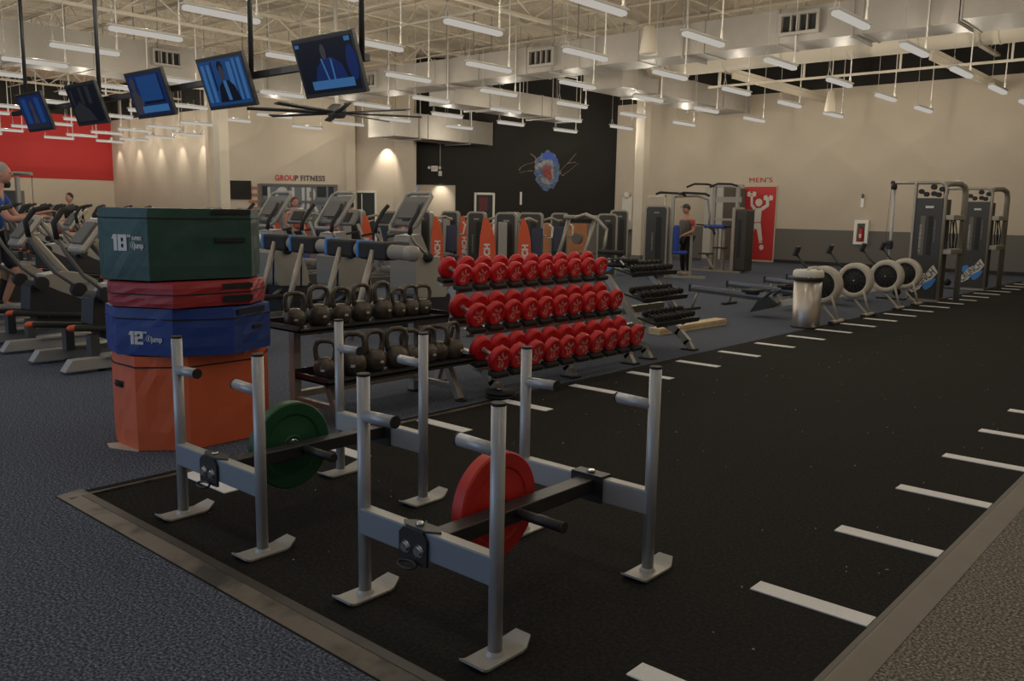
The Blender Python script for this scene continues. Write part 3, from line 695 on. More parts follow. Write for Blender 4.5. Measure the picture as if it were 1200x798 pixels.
# ---------------------------------------------------------------- stacked plyometric boxes
def hull(pts):
    pts = sorted(set(pts))
    def half(p):
        o = []
        for q in p:
            while len(o) > 1 and (o[-1][0] - o[-2][0]) * (q[1] - o[-2][1]) - (o[-1][1] - o[-2][1]) * (q[0] - o[-2][0]) <= 0: o.pop()
            o.append(q)
        return o[:-1]
    return half(pts) + half(pts[::-1])
def plyo(name, pts, c, z0, z1, m_, label, lid=None, handle=None):
    c = Vector(c); P_ = [(x - c.x, y - c.y) for x, y in pts]; P_ = hull(P_ + [(-x, -y) for x, y in P_])
    t = thing(name, label, 'plyo box', (c.x, c.y, z0)); h = z1 - z0
    n = len(P_); R = random.Random(len(label))
    bm = B(); bv = bm.bm; rows = 5; seg = 5; ring = []
    for j in range(rows + 1):
        zz = h * j / rows; row = []
        for i in range(n):
            a, b = P_[i], P_[(i + 1) % n]
            for s_ in range(seg):
                f_ = s_ / seg; px = a[0] + (b[0] - a[0]) * f_; py = a[1] + (b[1] - a[1]) * f_
                k = 1 + (0 if s_ == 0 or j in (0, rows) else R.uniform(-.010, .012)); k *= (1 - .008) if j in (0, rows) else 1
                row.append(bv.verts.new((px * k, py * k, min(max(zz, .004), h - .004))))
        ring.append(row)
    N = n * seg
    for j in range(rows):
        for i in range(N):
            bv.faces.new((ring[j][i], ring[j][(i + 1) % N], ring[j + 1][(i + 1) % N], ring[j + 1][i]))
    bv.faces.new(ring[0][::-1]); bv.faces.new(ring[-1])
    bm.build('padded_body', m_, t)
    if lid:
        bm = B(); q = [bm.bm.verts.new((x * 1.008, y * 1.008, h - lid + dz)) for dz in (0, .008) for x, y in P_]
        for i in range(n): bm.bm.faces.new((q[i], q[(i + 1) % n], q[n + (i + 1) % n], q[n + i]))
        bm.bm.faces.new(q[:n][::-1]); bm.bm.faces.new(q[n:])
        bm.build('lid_seam', M_velcro, t)
    return t, P_, h
def on_face(P_, i, f_, z, off=.006):
    n = len(P_); a = Vector(P_[i]); b = Vector(P_[(i + 1) % n]); p = a.lerp(b, f_); d = (b - a).normalized(); nrm = Vector((d.y, -d.x))
    return face_M((p.x + nrm.x * off, p.y + nrm.y * off, z), (d.x, d.y, 0), (0, 0, 1))
def fidx(P_, p):   # index of the edge whose middle is nearest to p
    n = len(P_); return min(range(n), key=lambda i: (Vector(P_[i]).lerp(Vector(P_[(i + 1) % n]), .5) - Vector(p)).length)
orange_pts = [(-.90, .555), (-.634, .56), (-.42, .80), (-.43, 1.301), (-.70, 1.55)]
t, P_, h = plyo('plyo_box', orange_pts, (-.86, 1.07), 0, .608, M_bxor, 'tall orange padded jump box at the bottom of the stack', lid=.075)
k = fidx(P_, (-.80 + .86, .555 - 1.07)); bm = B(); bm.tube([(-.04, 0, 0), (-.02, .012, .014), (.02, .012, .014), (.04, 0, 0)], .009, 6); bm.b2((-.05, -.012, 0), (.05, .03, .004))
bm.build('carry_handle', M_velcro, t, M=on_face(P_, fidx(P_, (-.77 + .86, .555 - 1.07)), .25, .40))
B().prism([(-.08, .50 - 1.07), (.02, .47 - 1.07), (.23, .555 - 1.07), (.2, .60 - 1.07), (-.04, .60 - 1.07)], .006).build('base_flap', mat('beige_canvas', (.5, .42, .33)), t)
for z_ in (.0,): B().prism([(0, 0), (.055, .03), (.05, .06)], .003).build('torn_tag', M_wprint, t, M=on_face(P_, fidx(P_, (.40, .0)), .78, .575, .012))
blue_pts = [(-1.03, .57), (-.74, .505), (-.42, .71), (-.26, 1.03), (-.385, 1.29)]
t, P_, h = plyo('plyo_box', blue_pts, (-.72, .98), .61, .912, M_bxblue, 'blue padded 12 inch jump box above the orange one', lid=.075)
i = fidx(P_, (.14, -.37))
digits('12"', .082, t, on_face(P_, i, .36, .115))
text('jump', .048, M_wprint, t, on_face(P_, i, .72, .108), 'logo_lettering', bold=.0015, ext=.001, width=.075)
bm = B(); bm.tube([(.017 * math.cos(a), .017 * math.sin(a), 0) for a in [2 * PI * q / 16 for q in range(16)]], .0022, 5, closed=True); bm.b2((-.004, -.009, 0), (.004, .01, .002)); bm.build('logo_ring', M_wprint, t, M=on_face(P_, i, .58, .112))
B().b2((-.045, -.012, 0), (.045, .012, .008), bev=.003).build('carry_handle', M_velcro, t, M=on_face(P_, fidx(P_, (.40, .16)), .6, .16))
B().b2((-.14, -.018, 0), (.14, .018, .006)).build('velcro_patch', M_velcro, t, M=on_face(P_, fidx(P_, (.40, .16)), .45, .27))
red_pts = [(-.92, .543), (-.732, .49), (-.36, .69), (-.33, 1.2), (-.52, 1.4)]
t, P_, h = plyo('plyo_box', red_pts, (-.73, .99), .915, 1.066, M_bxred, 'thin red padded jump box between the green and blue ones', lid=.072)
B().b2((-.10, -.02, 0), (.10, .02, .006)).build('velcro_patch', M_velcro, t, M=on_face(P_, fidx(P_, (.35, .1)), .82, .045))
B().b2((-.10, -.016, 0), (.10, .016, .006)).build('velcro_patch', M_velcro, t, M=on_face(P_, fidx(P_, (.35, .1)), .82, .125))
green_pts = [(-.89, .53), (-.575, .655), (-.50, 1.32), (-.72, 1.52)]
t, P_, h = plyo('plyo_box', green_pts, (-.86, 1.03), 1.07, 1.523, M_teal, 'green padded 18 inch jump box on top of the stack', lid=.07)
i = fidx(P_, (-.73 + .86, .59 - 1.03))
digits('18"', .10, t, on_face(P_, i, .36, .235))
text('SUPREX', .03, M_wprint, t, on_face(P_, i, .76, .262), 'logo_lettering', bold=.001, ext=.001, width=.075)
text('jump', .05, M_wprint, t, on_face(P_, i, .80, .218), 'logo_lettering', bold=.0015, ext=.001, width=.075)
bm = B(); bm.tube([(.019 * math.cos(a), .019 * math.sin(a), 0) for a in [2 * PI * q / 16 for q in range(16)]], .0025, 5, closed=True); bm.b2((-.004, -.009, 0), (.004, .01, .002)); bm.build('logo_ring', M_wprint, t, M=on_face(P_, i, .665, .222))
i = fidx(P_, (.33, -.03))
B().b2((-.13, -.014, 0), (.13, .014, .006)).build('velcro_patch', M_velcro, t, M=on_face(P_, i, .80, .43))
B().b2((-.10, -.014, 0), (.10, .016, .010), bev=.003).build('carry_handle', M_velcro, t, M=on_face(P_, i, .78, .25))

# ---------------------------------------------------------------- kettlebells and their rack
def make_kb():
    t = B()
    t.lathe([(0, 0), (.052, 0), (.060, .005), (.080, .036), (.086, .07), (.080, .105), (.062, .132), (.03, .146), (0, .148)], 24)
    k = t.build('kettlebell', M_kb)
    pts = [(0, -.050, .105), (0, -.066, .15), (0, -.074, .205), (0, -.062, .248), (0, -.03, .264), (0, .03, .264), (0, .062, .248), (0, .074, .205), (0, .066, .15), (0, .050, .105)]
    B().tube(pts, .0165, 10, radii=[.024, .019, .018, .018, .018, .018, .018, .018, .019, .024]).build('handle', M_kb, k)
    B().box((.085, 0, .066), (.004, .028, .016), rot=(0, .0, 0)).build('weight_tag', mat('tag_white', (.55, .53, .5)), k)
    return tag(k, 'x', 'kettlebell')
KB = make_kb(); chk = tree_of(KB)
KBspec = []
for k, y in enumerate((1.82, 2.03, 2.235, 2.43, 2.64, 2.81, 2.95, 3.09)):
    KBspec.append((-.75, y, .665, [.95, 1.08, 1.0, 1.06, 1.08, .85, .92, .9][k], [-.5, -.1, -.1, 0, .1, .1, 0, -.3][k], 'dark iron kettlebell on the upper shelf of the rack, %s from the near end' % ORD[k + 1], 'kettlebells on the upper shelf'))
for k, y in enumerate((1.80, 2.03, 2.24, 2.44, 2.60, 2.76, 2.90, 3.04)):
    KBspec.append((-.36 + (.02 if k % 2 else 0), y, .345, [1.0, 1.12, 1.1, 1.12, 1, 1.02, 1.02, 1.08][k], [-.9, -.7, 0, -.3, -.5, 0, -1.1, .2][k], 'dark iron kettlebell on the lower shelf of the rack, %s from the near end' % ORD[k + 1], 'kettlebells on the lower shelf'))
for q, (x, y, z, s_, rz, lb, gr) in enumerate(KBspec):
    if q == 0: KB.location = (x, y, z); KB.rotation_euler.z = rz; KB.scale = (s_,) * 3; KB['label'] = lb; KB['group'] = gr
    else: o = dup(KB, (x, y, z), rz, lb, gr, chk); o.scale = (s_,) * 3
rk = thing('kettlebell_rack', 'two shelf kettlebell rack with black trays behind the sleds', 'rack', (-.6, 2.4, 0))
def tray(y0, y1, x0, x1, z, nm):
    bm = B(); bm.b2((x0, y0, z - .012), (x1, y1, z)); bm.b2((x0, y0, z - .012), (x0 + .012, y1, z + .06)); bm.b2((x1 - .012, y0, z - .03), (x1, y1, z + .012)); bm.b2((x0, y0, z - .012), (x1, y0 + .012, z + .035)); bm.b2((x0, y1 - .012, z - .012), (x1, y1, z + .035))
    bm.build(nm, M_blackm, rk)
tray(1.70 - 2.4, 3.18 - 2.4, -.32, .07, .665, 'shelf_tray'); tray(1.66 - 2.4, 3.12 - 2.4, .07, .44, .345, 'shelf_tray')
for y in (1.86 - 2.4, 3.05 - 2.4):
    B().box((-.22, y, .33), (.075, .06, .64), bev=.006).build('upright_leg', M_shroud, rk)
    bm = B(); bm.box((-.1, y, .30), (.36, .05, .05), bev=.006); bm.build('shelf_arm', M_frame, rk)
    bm = B(); a, b = Vector((.16, y, .33)), Vector((.34, y, .01)); d = (b - a); bm.box((a + b) / 2, (.06, .055, d.length), rot=(0, -math.atan2(b.x - a.x, a.z - b.z), 0), bev=.006); bm.build('front_leg', M_frame, rk)
    B().cyl((.35, y, 0), (.35, y, .014), .05, seg=18).build('foot_pad', M_blackr, rk); B().cyl((-.22, y, 0), (-.22, y, .014), .055, seg=18).build('foot_pad', M_blackr, rk)
    B().b2((-.2, y - .022, .09), (.30, y + .022, .135), bev=.005).build('foot_rail', M_frame, rk)
B().b2((-.25, 1.86 - 2.4, .12), (-.19, 3.05 - 2.4, .17), bev=.005).build('cross_rail', M_frame, rk)

# ---------------------------------------------------------------- red dumbbells and rack
def make_db():
    t = thing('dumbbell', 'x', 'dumbbell')
    for e, nm in ((1, 'head'), (-1, 'head')):
        Mx = Matrix.Translation((e * .105, 0, 0)) @ Matrix.Rotation(PI / 2 * e, 4, 'Y')
        hd = B().lathe([(0, -.035), (.085, -.035), (.1, -.026), (.108, -.012), (.108, .015), (.1, .03), (.088, .036), (.08, .033), (0, .033)], 24, Mx).build(nm, M_dbred, t)
        es = hd.modifiers.new('edge_split', 'EDGE_SPLIT'); es.split_angle = math.radians(30)
        if e == 1:
            bm = B(); R = random.Random(5)
            for k in range(5):
                a = 2 * PI * k / 5 + .3
                for q in range(3):
                    rr = .028 + q * .014; aa = a + R.uniform(-.25, .25); bm.box((0, rr * math.cos(aa), rr * math.sin(aa)), (.003, .020, .010), rot=(aa + R.uniform(.2, 1.4), 0, 0))
            for k in (-.011, .011): bm.box((0, k, -.055), (.003, .012, .016))
            bm.box((0, .0, 0), (.003, .014, .014), rot=(.7, 0, 0))
            bm.build('face_print', M_dbmark, hd, loc=(e * .1395, 0, 0))
    bm = B(); bm.cyl((-.075, 0, 0), (.075, 0, 0), .0165, seg=12); bm.cyl((-.075, 0, 0), (-.06, 0, 0), .024, seg=12); bm.cyl((.06, 0, 0), (.075, 0, 0), .024, seg=12); bm.build('grip', mat('grip_steel', (.5, .45, .4), .35, metal=.5), t)
    return t
DB = make_db(); chd = tree_of(DB); first = True
TIERS = [('top', -.80, 1.005, 3.52, 5.58, .92), ('middle', -.46, .70, 3.34, 5.36, 1.0), ('bottom', -.12, .385, 3.25, 5.24, 1.03)]
for nm, x, z, ya, yb, sc in TIERS:
    for k in range(10):
        y = ya + (yb - ya) * k / 9; lb = 'red round dumbbell on the %s tier, %s from the near end' % (nm, ORD[k + 1]); g = 'red dumbbells on the %s tier' % nm
        if first: o = DB; first = False; o.location = (x, y, z); o['label'] = lb; o['group'] = g
        else: o = dup(DB, (x, y, z), None, lb, g, chd)
        o.rotation_euler = (random.uniform(-.6, .6), math.radians(16), random.uniform(-.03, .03)); o.scale = (sc,) * 3
rk = thing('dumbbell_rack', 'three tier dumbbell rack holding the red dumbbells', 'rack', (-.6, 4.4, 0))
for nm, x, z, ya, yb, sc in TIERS:
    zz = z - .108 * sc - .010; xx = x + .6
    R_ = (0, math.radians(16), 0)
    for off in (-.085, .085):
        bm = B(); cx = xx + off * math.cos(math.radians(16)); cz = zz - off * math.sin(math.radians(16)) - .012
        bm.box((cx, (ya + yb) / 2 - 4.4, cz - .022), (.045, yb - ya + .18, .024), rot=R_); bm.build('tier_rail', M_frame, rk)
    for k in range(10):
        y = ya + (yb - ya) * k / 9 - 4.4
        for off in (-.105, .105):
            cx = xx + off * math.cos(math.radians(16)); cz = zz - off * math.sin(math.radians(16)) - .004
            B().box((cx, y, cz), (.09, .175, .045), rot=R_, bev=.014).build('saddle', M_blackr, rk)
def curved_leg(par, y, s_=1.0):
    bm = B(); pts = [(-.32, .28), (-.12, .30), (.06, .27), (.2, .2), (.32, .09), (.37, .015)]
    for (x0, z0), (x1, z1), w0 in zip(pts, pts[1:], (.1, .1, .095, .085, .07)):
        d = Vector((x1 - x0, 0, z1 - z0)); bm.box(((x0 + x1) / 2, y, (z0 + z1) / 2), (d.length + .03, .06, w0), rot=(0, -math.atan2(d.z, d.x), 0))
    bm.build('curved_leg', M_frame, par)
    B().b2((.27, y - .055, 0), (.44, y + .055, .018), bev=.004).build('foot_plate', M_blackr, par)
def rack_frame(par, ys, x_lo, x_hi, z_hi, y0, y1):
    for y in ys:
        a = Vector((x_hi, y, z_hi)); b = Vector((x_lo, y, .30)); d = b - a
        B().box((a + b) / 2, (.07, .06, d.length), rot=(0, math.atan2(a.x - b.x, a.z - b.z), 0), bev=.006).build('sloping_post', M_frame, par)
        curved_leg(par, y)
        a = Vector((x_hi + .05, y, z_hi - .2)); b = Vector((x_hi - .18, y, .02)); d = b - a
        B().box((a + b) / 2, (.06, .05, d.length), rot=(0, math.atan2(a.x - b.x, a.z - b.z), 0), bev=.006).build('rear_post', M_frame, par)
        B().b2((x_hi - .26, y - .05, 0), (x_hi - .1, y + .05, .018)).build('foot_plate', M_blackr, par)
    B().b2((x_hi + .16, y0, .44), (x_hi + .22, y1, .52), bev=.005).build('cross_rail', M_frame, par)
    B().b2((x_hi - .10, y0, .20), (x_hi - .04, y1, .27), bev=.005).build('cross_rail', M_frame, par)
rack_frame(rk, (3.48 - 4.4, 4.51 - 4.4, 5.52 - 4.4), .30, -.20, .86, -.95, 1.15)
# black small dumbbells and rack
def make_hex():
    t = thing('small_dumbbell', 'x', 'dumbbell')
    for e in (1, -1):
        B().cyl((e * .055, 0, 0), (e * .105, 0, 0), .040, .034, seg=6).build('head', M_blackr, t)
    B().cyl((-.06, 0, 0), (.06, 0, 0), .012, seg=8).build('grip', mat('dark_grip', (.06, .06, .06), .4, metal=.6), t)
    return t
HX = make_hex(); chh = tree_of(HX); first = True
T2 = [('top', -.83, .935, 6.28, 7.05), ('middle', -.53, .685, 6.05, 6.80), ('bottom', -.23, .47, 5.86, 6.56)]
for nm, x, z, ya, yb in T2:
    for k in range(9):
        y = ya + (yb - ya) * k / 8; lb = 'small black dumbbell on the %s tier, %s from the near end' % (nm, ORD[k + 1]); g = 'small black dumbbells on the %s tier' % nm
        if first: o = HX; first = False; o.location = (x, y, z); o['label'] = lb; o['group'] = g
        else: o = dup(HX, (x, y, z), None, lb, g, chh)
        o.rotation_euler = (random.uniform(-.3, .3), math.radians(14), 0)
rk = thing('dumbbell_rack', 'three tier rack holding the small black dumbbells, beyond the red ones', 'rack', (-.65, 6.45, 0))
for nm, x, z, ya, yb in T2:
    bm = B(); bm.box((x + .65, (ya + yb) / 2 - 6.45, z - .055), (.26, yb - ya + .16, .018), rot=(0, math.radians(14), 0)); bm.box((x + .65 + .125, (ya + yb) / 2 - 6.45, z - .08), (.015, yb - ya + .16, .05), rot=(0, math.radians(14), 0))
    bm.build('shelf_tray', M_blackm, rk)
rack_frame(rk, (5.92 - 6.45, 6.80 - 6.45), .28, -.22, .85, -.5, .35)
# bits on the end of the racks
bp = thing('balance_board', 'round black balance board lying at the foot of the red dumbbell rack', 'balance board', (-.12, 3.38, 0))
B().lathe([(0, 0), (.12, 0), (.13, .012), (.13, .022), (.07, .026), (.07, .034), (.125, .036), (.13, .044), (.125, .054), (0, .056)], 28).build('disc', M_blackr, bp)
B().b2((-.06, -.03, .055), (.02, .01, .07), bev=.004).build('grip_cover', M_blackm, bp)
t = thing('attachment_pile', 'heap of black cable attachments on the near end of the black dumbbell rack', 'cable attachments', (-.85, 6.0, .97))
for dx, dy, rz in ((0, 0, .3), (-.05, .1, -.6), (.06, .14, 1.0)):
    bm = B(); bm.cyl((-.16, 0, 0), (.16, 0, 0), .028, seg=10); bm.build('bar_grip', M_blackr, t, M=Matrix.Translation((dx, dy, .0 + abs(dx) * .7)) @ Matrix.Rotation(rz, 4, 'Z'))
B().tube([(-.12, -.05, -.03), (-.05, .02, .03), (.08, .03, .05), (.16, .0, 0)], .012, 6).build('silver_handle', M_chrome, t)
wd = thing('wood_block', 'pine plank lying on the carpet behind the black dumbbell rack', 'plank', (-1.2, 8.36, 0), math.radians(87.5))
B().b2((-.82, -.09, 0), (.82, .09, .085), bev=.004).build('plank', M_wood, wd); B().b2((-.82, -.092, .038), (.82, .092, .044)).build('joint_line', mat('wood_dark', (.3, .17, .08)), wd)

# ---------------------------------------------------------------- trash can
tc_ = thing('trash_can', 'round brushed steel trash can with a white liner, by the first rower', 'trash can', (-.20, 9.80, 0))
B().lathe([(0, 0), (.185, 0), (.188, .02), (.188, .66), (0, .66)], 40).build('can_body', M_steelcan, tc_)
B().lathe([(.186, 0), (.196, 0), (.196, .022), (.186, .022)], 40).build('base_ring', M_blackr, tc_)
B().lathe([(.190, .65), (.200, .655), (.202, .70), (.19, .72)], 40).build('rim_band', mat('bronze_band', (.08, .065, .05), .4, metal=.5), tc_)
bm = B(); seg = 48
prof = [(.199, .70), (.206, .73), (.20, .78), (.17, .80), (.12, .79)]
vs = [[bm.bm.verts.new((r * (1 + .025 * math.sin(k * 2.6 + j)) * math.cos(2 * PI * k / seg), r * (1 + .025 * math.sin(k * 2.6 + j)) * math.sin(2 * PI * k / seg), z + .005 * math.sin(k * 1.9))) for k in range(seg)] for j, (r, z) in enumerate(prof)]
for a, b in zip(vs, vs[1:]):
    for k in range(seg): f = bm.bm.faces.new((a[k], a[(k + 1) % seg], b[(k + 1) % seg], b[k])); f.smooth = True
bm.bm.faces.new(vs[-1]); bm.tube([(.0, -.15, .78), (.05, -.1, .83), (.1, 0, .84), (.12, .1, .79)], .018, 6)
bm.build('bin_liner', M_bag, tc_)

# ---------------------------------------------------------------- rowing machines
def make_rower():
    t = thing('rowing_machine', 'x', 'rowing machine')
    C_ = Vector((-.26, 0, .55))
    Mx = Matrix.Translation(C_) @ Matrix.Rotation(PI / 2, 4, 'X')
    # flywheel housing faces along x (seen from the turf)
    Mx = Matrix.Translation(C_) @ Matrix.Rotation(PI / 2, 4, 'X')
    fw = B().lathe([(.19, .07), (.20, .085), (.26, .075), (.275, .04), (.275, -.05), (.25, -.085), (.19, -.085), (.19, .07)], 40, Mx).build('flywheel_housing', M_fly, t)
    bm = B(); bm.lathe([(0, .05), (.19, .055), (.19, .045), (0, .04)], 32, Mx)
    bm.build('mesh_cage', M_cage, fw)
    bm = B()
    for k in range(6):
        a = PI * k / 6; bm.box(C_ + Vector((0, -.062, 0)), (.37, .006, .006), rot=(0, a, 0))
    for rr in (.06, .12, .16): bm.tube([C_ + Vector((rr * math.cos(2 * PI * q / 28), -.062, rr * math.sin(2 * PI * q / 28))) for q in range(28)], .0025, 4, closed=True)
    bm.build('cage_spoke', M_dgrey, fw)
    B().sph(C_ + Vector((0, -.07, 0)), .02, seg=10).build('hub_cap', M_chrome, fw)
    for s_ in (-1, 1):
        B().cyl((-.26 + s_ * .17, -.09 * s_, .40), (-.03, s_ * .05, .05), .017, seg=10).build('front_leg', M_fly, t)
    B().b2((-.05, -.2, .03), (.01, .2, .06), bev=.005).build('front_foot', M_fly, t)
    for s_ in (-1, 1): B().cyl((-.02, s_ * .19, .03), (-.02, s_ * .27, .03), .03, seg=14).build('caster', M_blackr, t)
    a, b = Vector((-.30, 0, .36)), Vector((-1.05, 0, .19)); d = b - a
    B().box((a + b) / 2, (d.length, .07, .10), rot=(0, -math.atan2(d.z, d.x) + PI, 0), bev=.006).build('main_frame', M_fly, t)
    bm = B(); bm.prism([(-1.30, .07), (-1.0, .16), (-.86, .24), (-1.0, .33), (-1.15, .30)], .34, face_M((0, .17, 0), (1, 0, 0), (0, 0, 1))); bm.build('foot_stretcher', M_blackm, t)
    bm = B()
    for s_ in (-.13, .13): bm.box((-1.06, s_, .33), (.26, .10, .02), rot=(0, -.75, 0))
    bm.build('foot_board', M_dgrey, t)
    a, b = Vector((-1.0, 0, .30)), Vector((-2.42, 0, .37)); d = b - a
    B().box((a + b) / 2, (d.length, .035, .055), rot=(0, math.atan2(-(d.z), d.x) + PI, 0)).build('seat_rail', M_chrome, t)
    B().box((a + b) / 2 - Vector((0, 0, .045)), (d.length, .05, .05), rot=(0, math.atan2(-(d.z), d.x) + PI, 0)).build('monorail_beam', M_dgrey, t)
    st = B().box((-1.35, 0, .385), (.24, .32, .045), bev=.02).build('seat', M_blackr, t)
    B().box((-1.35, 0, .345), (.2, .07, .05)).build('seat_roller', M_blackm, st)
    B().box((-2.43, 0, .35), (.03, .06, .12)).build('rail_end', M_blackm, t)
    B().cyl((-2.28, 0, .32), (-2.38, 0, .04), .018, seg=10).build('rear_leg', M_frame, t)
    B().b2((-2.42, -.22, 0), (-2.34, .22, .04), bev=.01).build('rear_foot', M_blackr, t)
    B().tube([(-.38, -.05, .70), (-.52, -.05, .80), (-.66, -.05, .96)], .017, 8).build('monitor_arm', M_blackm, t)
    mo = B().box((-.67, -.05, 1.02), (.05, .13, .15), rot=(0, .35, 0), bev=.015).build('monitor', M_blackm, t)
    B().box((-.70, -.05, 1.025), (.008, .10, .10), rot=(0, .35, 0)).build('monitor_screen', M_wains, mo)
    B().tube([(-.72, -.24, .52), (-.66, -.1, .53), (-.66, .1, .53), (-.72, .24, .52)], .015, 8).build('pull_handle', M_blackr, t)
    return t
RW = make_rower(); chr_ = tree_of(RW)
for k, y in enumerate((10.5, 11.77, 13.22, 14.2)):
    lb = ['rowing machine nearest the camera, behind the steel trash can', 'second rowing machine from the trash can', 'third rowing machine from the trash can', 'farthest rowing machine, beside the tall cable tower'][k]
    if k == 0: RW.location = (0, y, 0); RW['label'] = lb; RW['group'] = 'rowing machines beside the turf'
    else: dup(RW, (0, y, 0), None, lb, 'rowing machines beside the turf', chr_)

# ---------------------------------------------------------------- generic brand sticker on machines
def sticker(par, M, s_=1.0):
    bm = B(); bm.prism([(-.2, -.045), (-.1, -.07), (-.02, -.045), (.1, -.07), (.2, -.05), (.22, .06), (.1, .045), (-.0, .06), (-.1, .045), (-.21, .07)], .003, Matrix.Scale(s_, 4))
    a = bm.build('sticker', M_wprint, par, M=M)
    text('CRUNCH', .13 * s_, M_panel, a, Matrix.Translation((0, -.003, .003 * s_ + .004)), ext=.001, bold=.002, width=.36 * s_)
    bm = B(); bm.prism(blob(12, .09, .05, .25, .03, -.09, seed=2), .002, Matrix.Scale(s_, 4)); bm.prism(blob(12, .08, .045, .25, -.04, .09, seed=8), .002, Matrix.Scale(s_, 4)); bm.build('blue_sticker_art', M_lblue, a)

# ---------------------------------------------------------------- cable towers
def cable_tower(loc, label):
    t = thing('cable_tower', label, 'cable machine', loc)
    Hh = 2.17; Wd = .56
    bm = B(); bm.b2((0, 0, 0), (.045, .09, Hh), bev=.01); bm.build('left_upright', M_frame, t)
    pts = [(Wd - .02, .045, 0), (Wd - .02, .045, Hh - .12), (Wd - .05, .045, Hh - .03), (Wd - .13, .045, Hh + .0), (-.40, .045, Hh)]
    B().tube(pts, .032, 10).build('curved_frame', M_frame, t)
    B().cyl((-.43, .045, Hh + .01), (-.36, .045, Hh - .005), .035, seg=10).build('arm_end', M_blackm, t)
    B().b2((.045, .02, .06), (Wd - .05, .05, Hh - .28)).build('front_shroud', M_panel, t)
    sh = B().b2((.15, .012, .85), (.235, .018, 1.57)).build('stack_window', M_wains, t)
    B().b2((.29, .008, .86), (.36, .018, 1.57)).build('stack_slot', M_blackr, t)
    text('12 MOVEMENTS', .05, M_wprint, t, face_M((.17, .008, 1.15), (0, 0, 1), (-1, 0, 0)), width=.5)
    text('MOVEMENTS', .03, M_shroud, t, face_M((.41, .010, 1.3), (0, 0, 1), (-1, 0, 0)), width=.4)
    B().b2((.22, .008, 1.71), (.36, .018, 1.75), bev=.004).build('badge', M_wprint, t)
    sticker(t, face_M((.27, .012, .40), (1, 0, .95), (-.95, 0, 1)), 1.45)
    for x, z in ((.12, Hh - .16), (.21, Hh - .21), (.33, Hh - .08), (.34, Hh - .20), (.42, Hh - .22)):
        B().cyl((x, .0, z), (x, .07, z), .045 if z < Hh - .1 else .05, seg=16).build('pulley', M_blackr, t)
    B().cyl((.47, .0, Hh - .12), (.47, .07, Hh - .12), .045, seg=16).build('pulley', M_blackr, t)
    # left adjustable column
    B().cyl((-.36, .045, 0.02), (-.36, .045, Hh - .01), .026, seg=14).build('guide_column', M_silver, t)
    cg = B().box((-.36, .0, 1.02), (.11, .12, .16), bev=.02).build('carriage', M_blackm, t)
    B().cyl((-.45, -.03, 1.02), (-.33, -.03, 1.02), .035, seg=12).build('carriage_pulley', M_blackr, cg)
    B().cyl((-.40, .0, Hh - .07), (-.32, .0, Hh - .07), .055, seg=14).build('top_pulley', M_blackr, t)
    B().cyl((-.44, -.01, 1.0), (-.41, .0, Hh - .1), .004, seg=5).build('cable', M_wains, t)
    B().b2((-.50, -.10, 0), (.02, -.02, .03)).build('floor_rail', M_blackr, t)
    B().b2((0, 0, 0), (Wd, .1, .04)).build('base', M_frame, t)
    # rear frame
    pts = [(Wd + .10, .85, 0), (Wd + .10, .85, Hh - .2), (Wd + .09, .80, Hh - .06), (Wd + .05, .6, Hh), (Wd - .03, .3, Hh - .01), (Wd - .05, .05, Hh - .04)]
    B().tube(pts, .055, 10).build('rear_frame', M_frame, t)
    for z in (.88, 1.5): B().b2((Wd - .03, .05, z), (Wd + .15, .8, z + .09), bev=.01).build('side_arm', M_frame, t)
    B().b2((.04, .12, .05), (Wd - .04, .5, Hh - .3)).build('weight_stack', M_dgrey, t)
    for k in range(2):
        y = .25 + k * .2
        B().tube([(Wd + .07, y, 1.5), (Wd + .12, y + .02, 1.2), (Wd + .10, y + .05, 1.0), (Wd + .06, y + .06, .98), (Wd + .04, y + .04, 1.2), (Wd + .05, y, 1.5)], .012, 6).build('hanging_strap', M_blackr, t)
    B().sph((-.24, .25, .12), .08, seg=10).build('low_pulley', M_blackr, t)
    return t
cable_tower((-.51, 15.12, 0), 'nearer tall cable tower with dark shroud, beyond the rowing machines')
cable_tower((-.56, 18.7, 0), 'farther tall cable tower with dark shroud, at the right')

# ---------------------------------------------------------------- weight-stack machines
def tower(par, w_=.46, h_=1.5, d_=.32, txt=True):
    bm = B(); r = .09
    def prof(w, h, rr): return [(-w / 2, 0), (w / 2, 0)] + [(w / 2 - rr + rr * math.cos(a), h - rr + rr * math.sin(a)) for a in [PI / 2 * k / 5 for k in range(6)]] + [(-w / 2 + rr - rr * math.sin(a), h - rr + rr * math.cos(a)) for a in [PI / 2 * k / 5 for k in range(6)]]
    bm.prism(prof(w_, h_, .1), d_, face_M((0, d_, 0), (1, 0, 0), (0, 0, 1)), smooth=False); 
    b = bm.build('tower_frame', M_frame, par)
    B().prism(prof(w_ - .09, h_ - .06, .07), .02, face_M((0, -.004, .02), (1, 0, 0), (0, 0, 1))).build('front_shroud', M_panel, par)
    B().prism(prof(.13, h_ * .62, .03), .008, face_M((.07, -.026, h_ * .22), (1, 0, 0), (0, 0, 1))).build('stack_window', M_blackr, par)
    if txt:
        text('MOVEMENTS', .06, M_shroud, par, face_M((-.07, -.026, h_ * .5), (0, 0, 1), (-1, 0, 0)), width=.42)
    B().b2((-.05, -.03, h_ - .19), (.07, -.022, h_ - .16)).build('badge', M_shroud, par)
